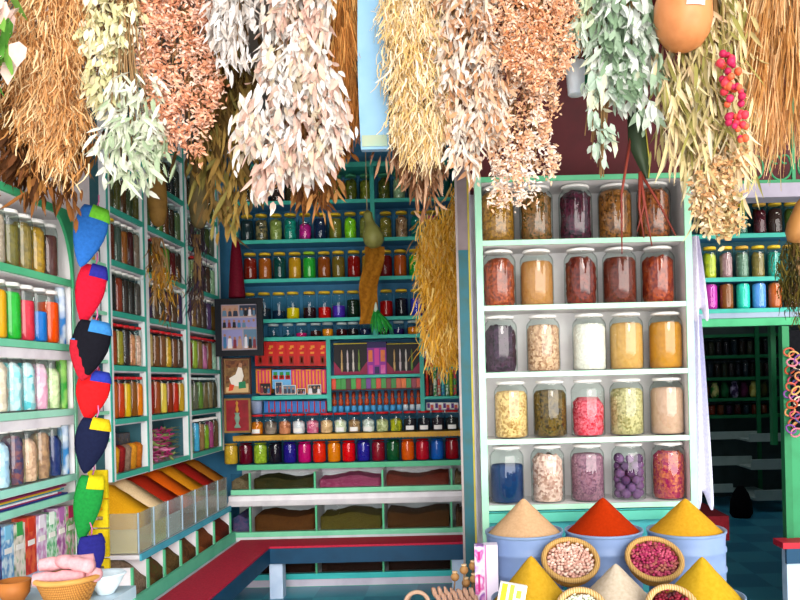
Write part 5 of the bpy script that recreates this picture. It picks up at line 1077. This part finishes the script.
# pear gourd with cloth strip
a=W(376,248,4.7); t=thing('hanging_pear_gourd','pear shaped olive gourd hanging before the back shelves','gourd',a,None)
MB().lathe([(.002,0),(.035,.008),(.06,.035),(.066,.07),(.052,.115),(.032,.15),(.026,.19),(.03,.215),(.012,.235)],22,0,Matrix.Translation(a)@Matrix.Rotation(-.22,4,'Y')).build('body',mat('8a8a4a','6a6430','paint',.4,14),t); MB().tube([a+Vector((-.05,0,.22)),Vector((a.x-.05,a.y,3.28))],.003,5).build('string',mat('b8a880'),t)
mb=MB(); vs=[]; n=8; k=20
for j in range(k+1):
    for i in range(n+1):
        u=i/n; v=j/k; px=(364+20*u)*(1-v)+(358+17*u)*v+1.5*math.sin(v*9); py=246+78*v; q=W(px,py,4.76); vs.append((q.x,4.76+.02*math.cos(u*PI*2+v*6),q.z))
fs=[(j*(n+1)+i,j*(n+1)+i+1,(j+1)*(n+1)+i+1,(j+1)*(n+1)+i) for j in range(k) for i in range(n)]
b=len(vs); vs+=[(x,y+.008,z) for x,y,z in vs]; fs+=[tuple(q+b for q in f[::-1]) for f in fs]
one('hanging_loofah_strip','flat amber loofah strip hanging under the pear gourd','loofah',mb.add(vs,fs,0,True),mat('a06a1c','7c4c12','fabric',.8,50))
t=thing('hanging_green_tassel','green plastic tassel hanging below the amber loofah strip','tassel',W(377,305,4.7),None)
mb=MB(); rb=random.Random(9)
for k in range(60):
    s0=W(376,310,4.7)+Vector((rb.uniform(-.01,.01),rb.uniform(-.01,.01),0)); e_=W(382+rb.uniform(-12,12),rb.uniform(326,335),4.7)+Vector((0,rb.uniform(-.04,.04),0)); mb.ribbon([s0,(s0*.4+e_*.6)+Vector((0,0,.012)),e_],.006,k%2)
mb.build('strands',[mat('1f9a3c','178030','leaf'),mat('3ab04c','2a9a3c','leaf')],t); MB().lathe([(.01,0),(.013,.01),(.008,.04),(.003,.06)],10,0,Matrix.Translation(W(376,312,4.7))).build('knot',mat('c8d8c8'),t)
# ================================================================== LIGHT, CAMERA
w=bpy.data.worlds.new('World'); bpy.context.scene.world=w; w.use_nodes=True; N=w.node_tree.nodes; L=w.node_tree.links
bg=N['Background']; tc=N.new('ShaderNodeTexCoord')
nm=N.new('ShaderNodeVectorMath'); nm.operation='NORMALIZE'; L.new(tc.outputs['Generated'],nm.inputs[0])
sx=N.new('ShaderNodeSeparateXYZ'); L.new(nm.outputs[0],sx.inputs[0])
def mth(op,a,b=None):
    q=N.new('ShaderNodeMath'); q.operation=op
    for k,v in enumerate((a,b)):
        if v is None: continue
        if isinstance(v,(int,float)): q.inputs[k].default_value=v
        else: L.new(v,q.inputs[k])
    return q.outputs[0]
def ramp(x,a,b):
    q=N.new('ShaderNodeMapRange'); q.inputs[1].default_value=a; q.inputs[2].default_value=b; L.new(x,q.inputs[0]); return q.outputs[0]
az=mth('ARCTAN2',sx.outputs[0],mth('MULTIPLY',sx.outputs[1],-1.0))
# the sunlit open end of the lane, to the right behind the viewer
band=mth('MULTIPLY',mth('MULTIPLY',ramp(az,-.30,-.22),ramp(az,1.02,.90)),mth('MULTIPLY',ramp(sx.outputs[2],-.5,-.4),ramp(sx.outputs[2],.62,.5)))
mx=N.new('ShaderNodeMix'); mx.data_type='RGBA'; L.new(band,mx.inputs['Factor'])
mx.inputs['A'].default_value=(1.5,1.55,1.66,1); mx.inputs['B'].default_value=(9.6,9.3,8.9,1)
L.new(mx.outputs['Result'],bg.inputs['Color']); bg.inputs['Strength'].default_value=1.0
sun=bpy.data.lights.new('sun','SUN'); sun.energy=1.5; sun.angle=math.radians(18); sun.color=(1,.95,.88)
so=bpy.data.objects.new('sun',sun); C.objects.link(so); so.rotation_euler=Vector((-.16,.95,-.24)).to_track_quat('-Z','Y').to_euler()
cam=bpy.data.cameras.new('camera'); co=bpy.data.objects.new('camera',cam); C.objects.link(co)
co.location=(0,0,EYE); cam.sensor_width=36; cam.lens=36*F/800; cam.shift_x=-(VX-400)/800; cam.shift_y=(VY-300)/800
co.rotation_euler=(Matrix.Rotation(PI/2,3,'X')@Matrix.Rotation(-math.atan(S),3,'Z')).to_euler()
sc=bpy.context.scene; sc.camera=co
cam.clip_end=100
vs_=sc.view_settings; vs_.view_transform='Standard'; vs_.look='None'; vs_.gamma=1; vs_.use_curve_mapping=False; vs_.exposure=-0.75
sc.cycles.use_denoising=True; sc.cycles.transparent_max_bounces=24; sc.cycles.max_bounces=8; sc.cycles.diffuse_bounces=4
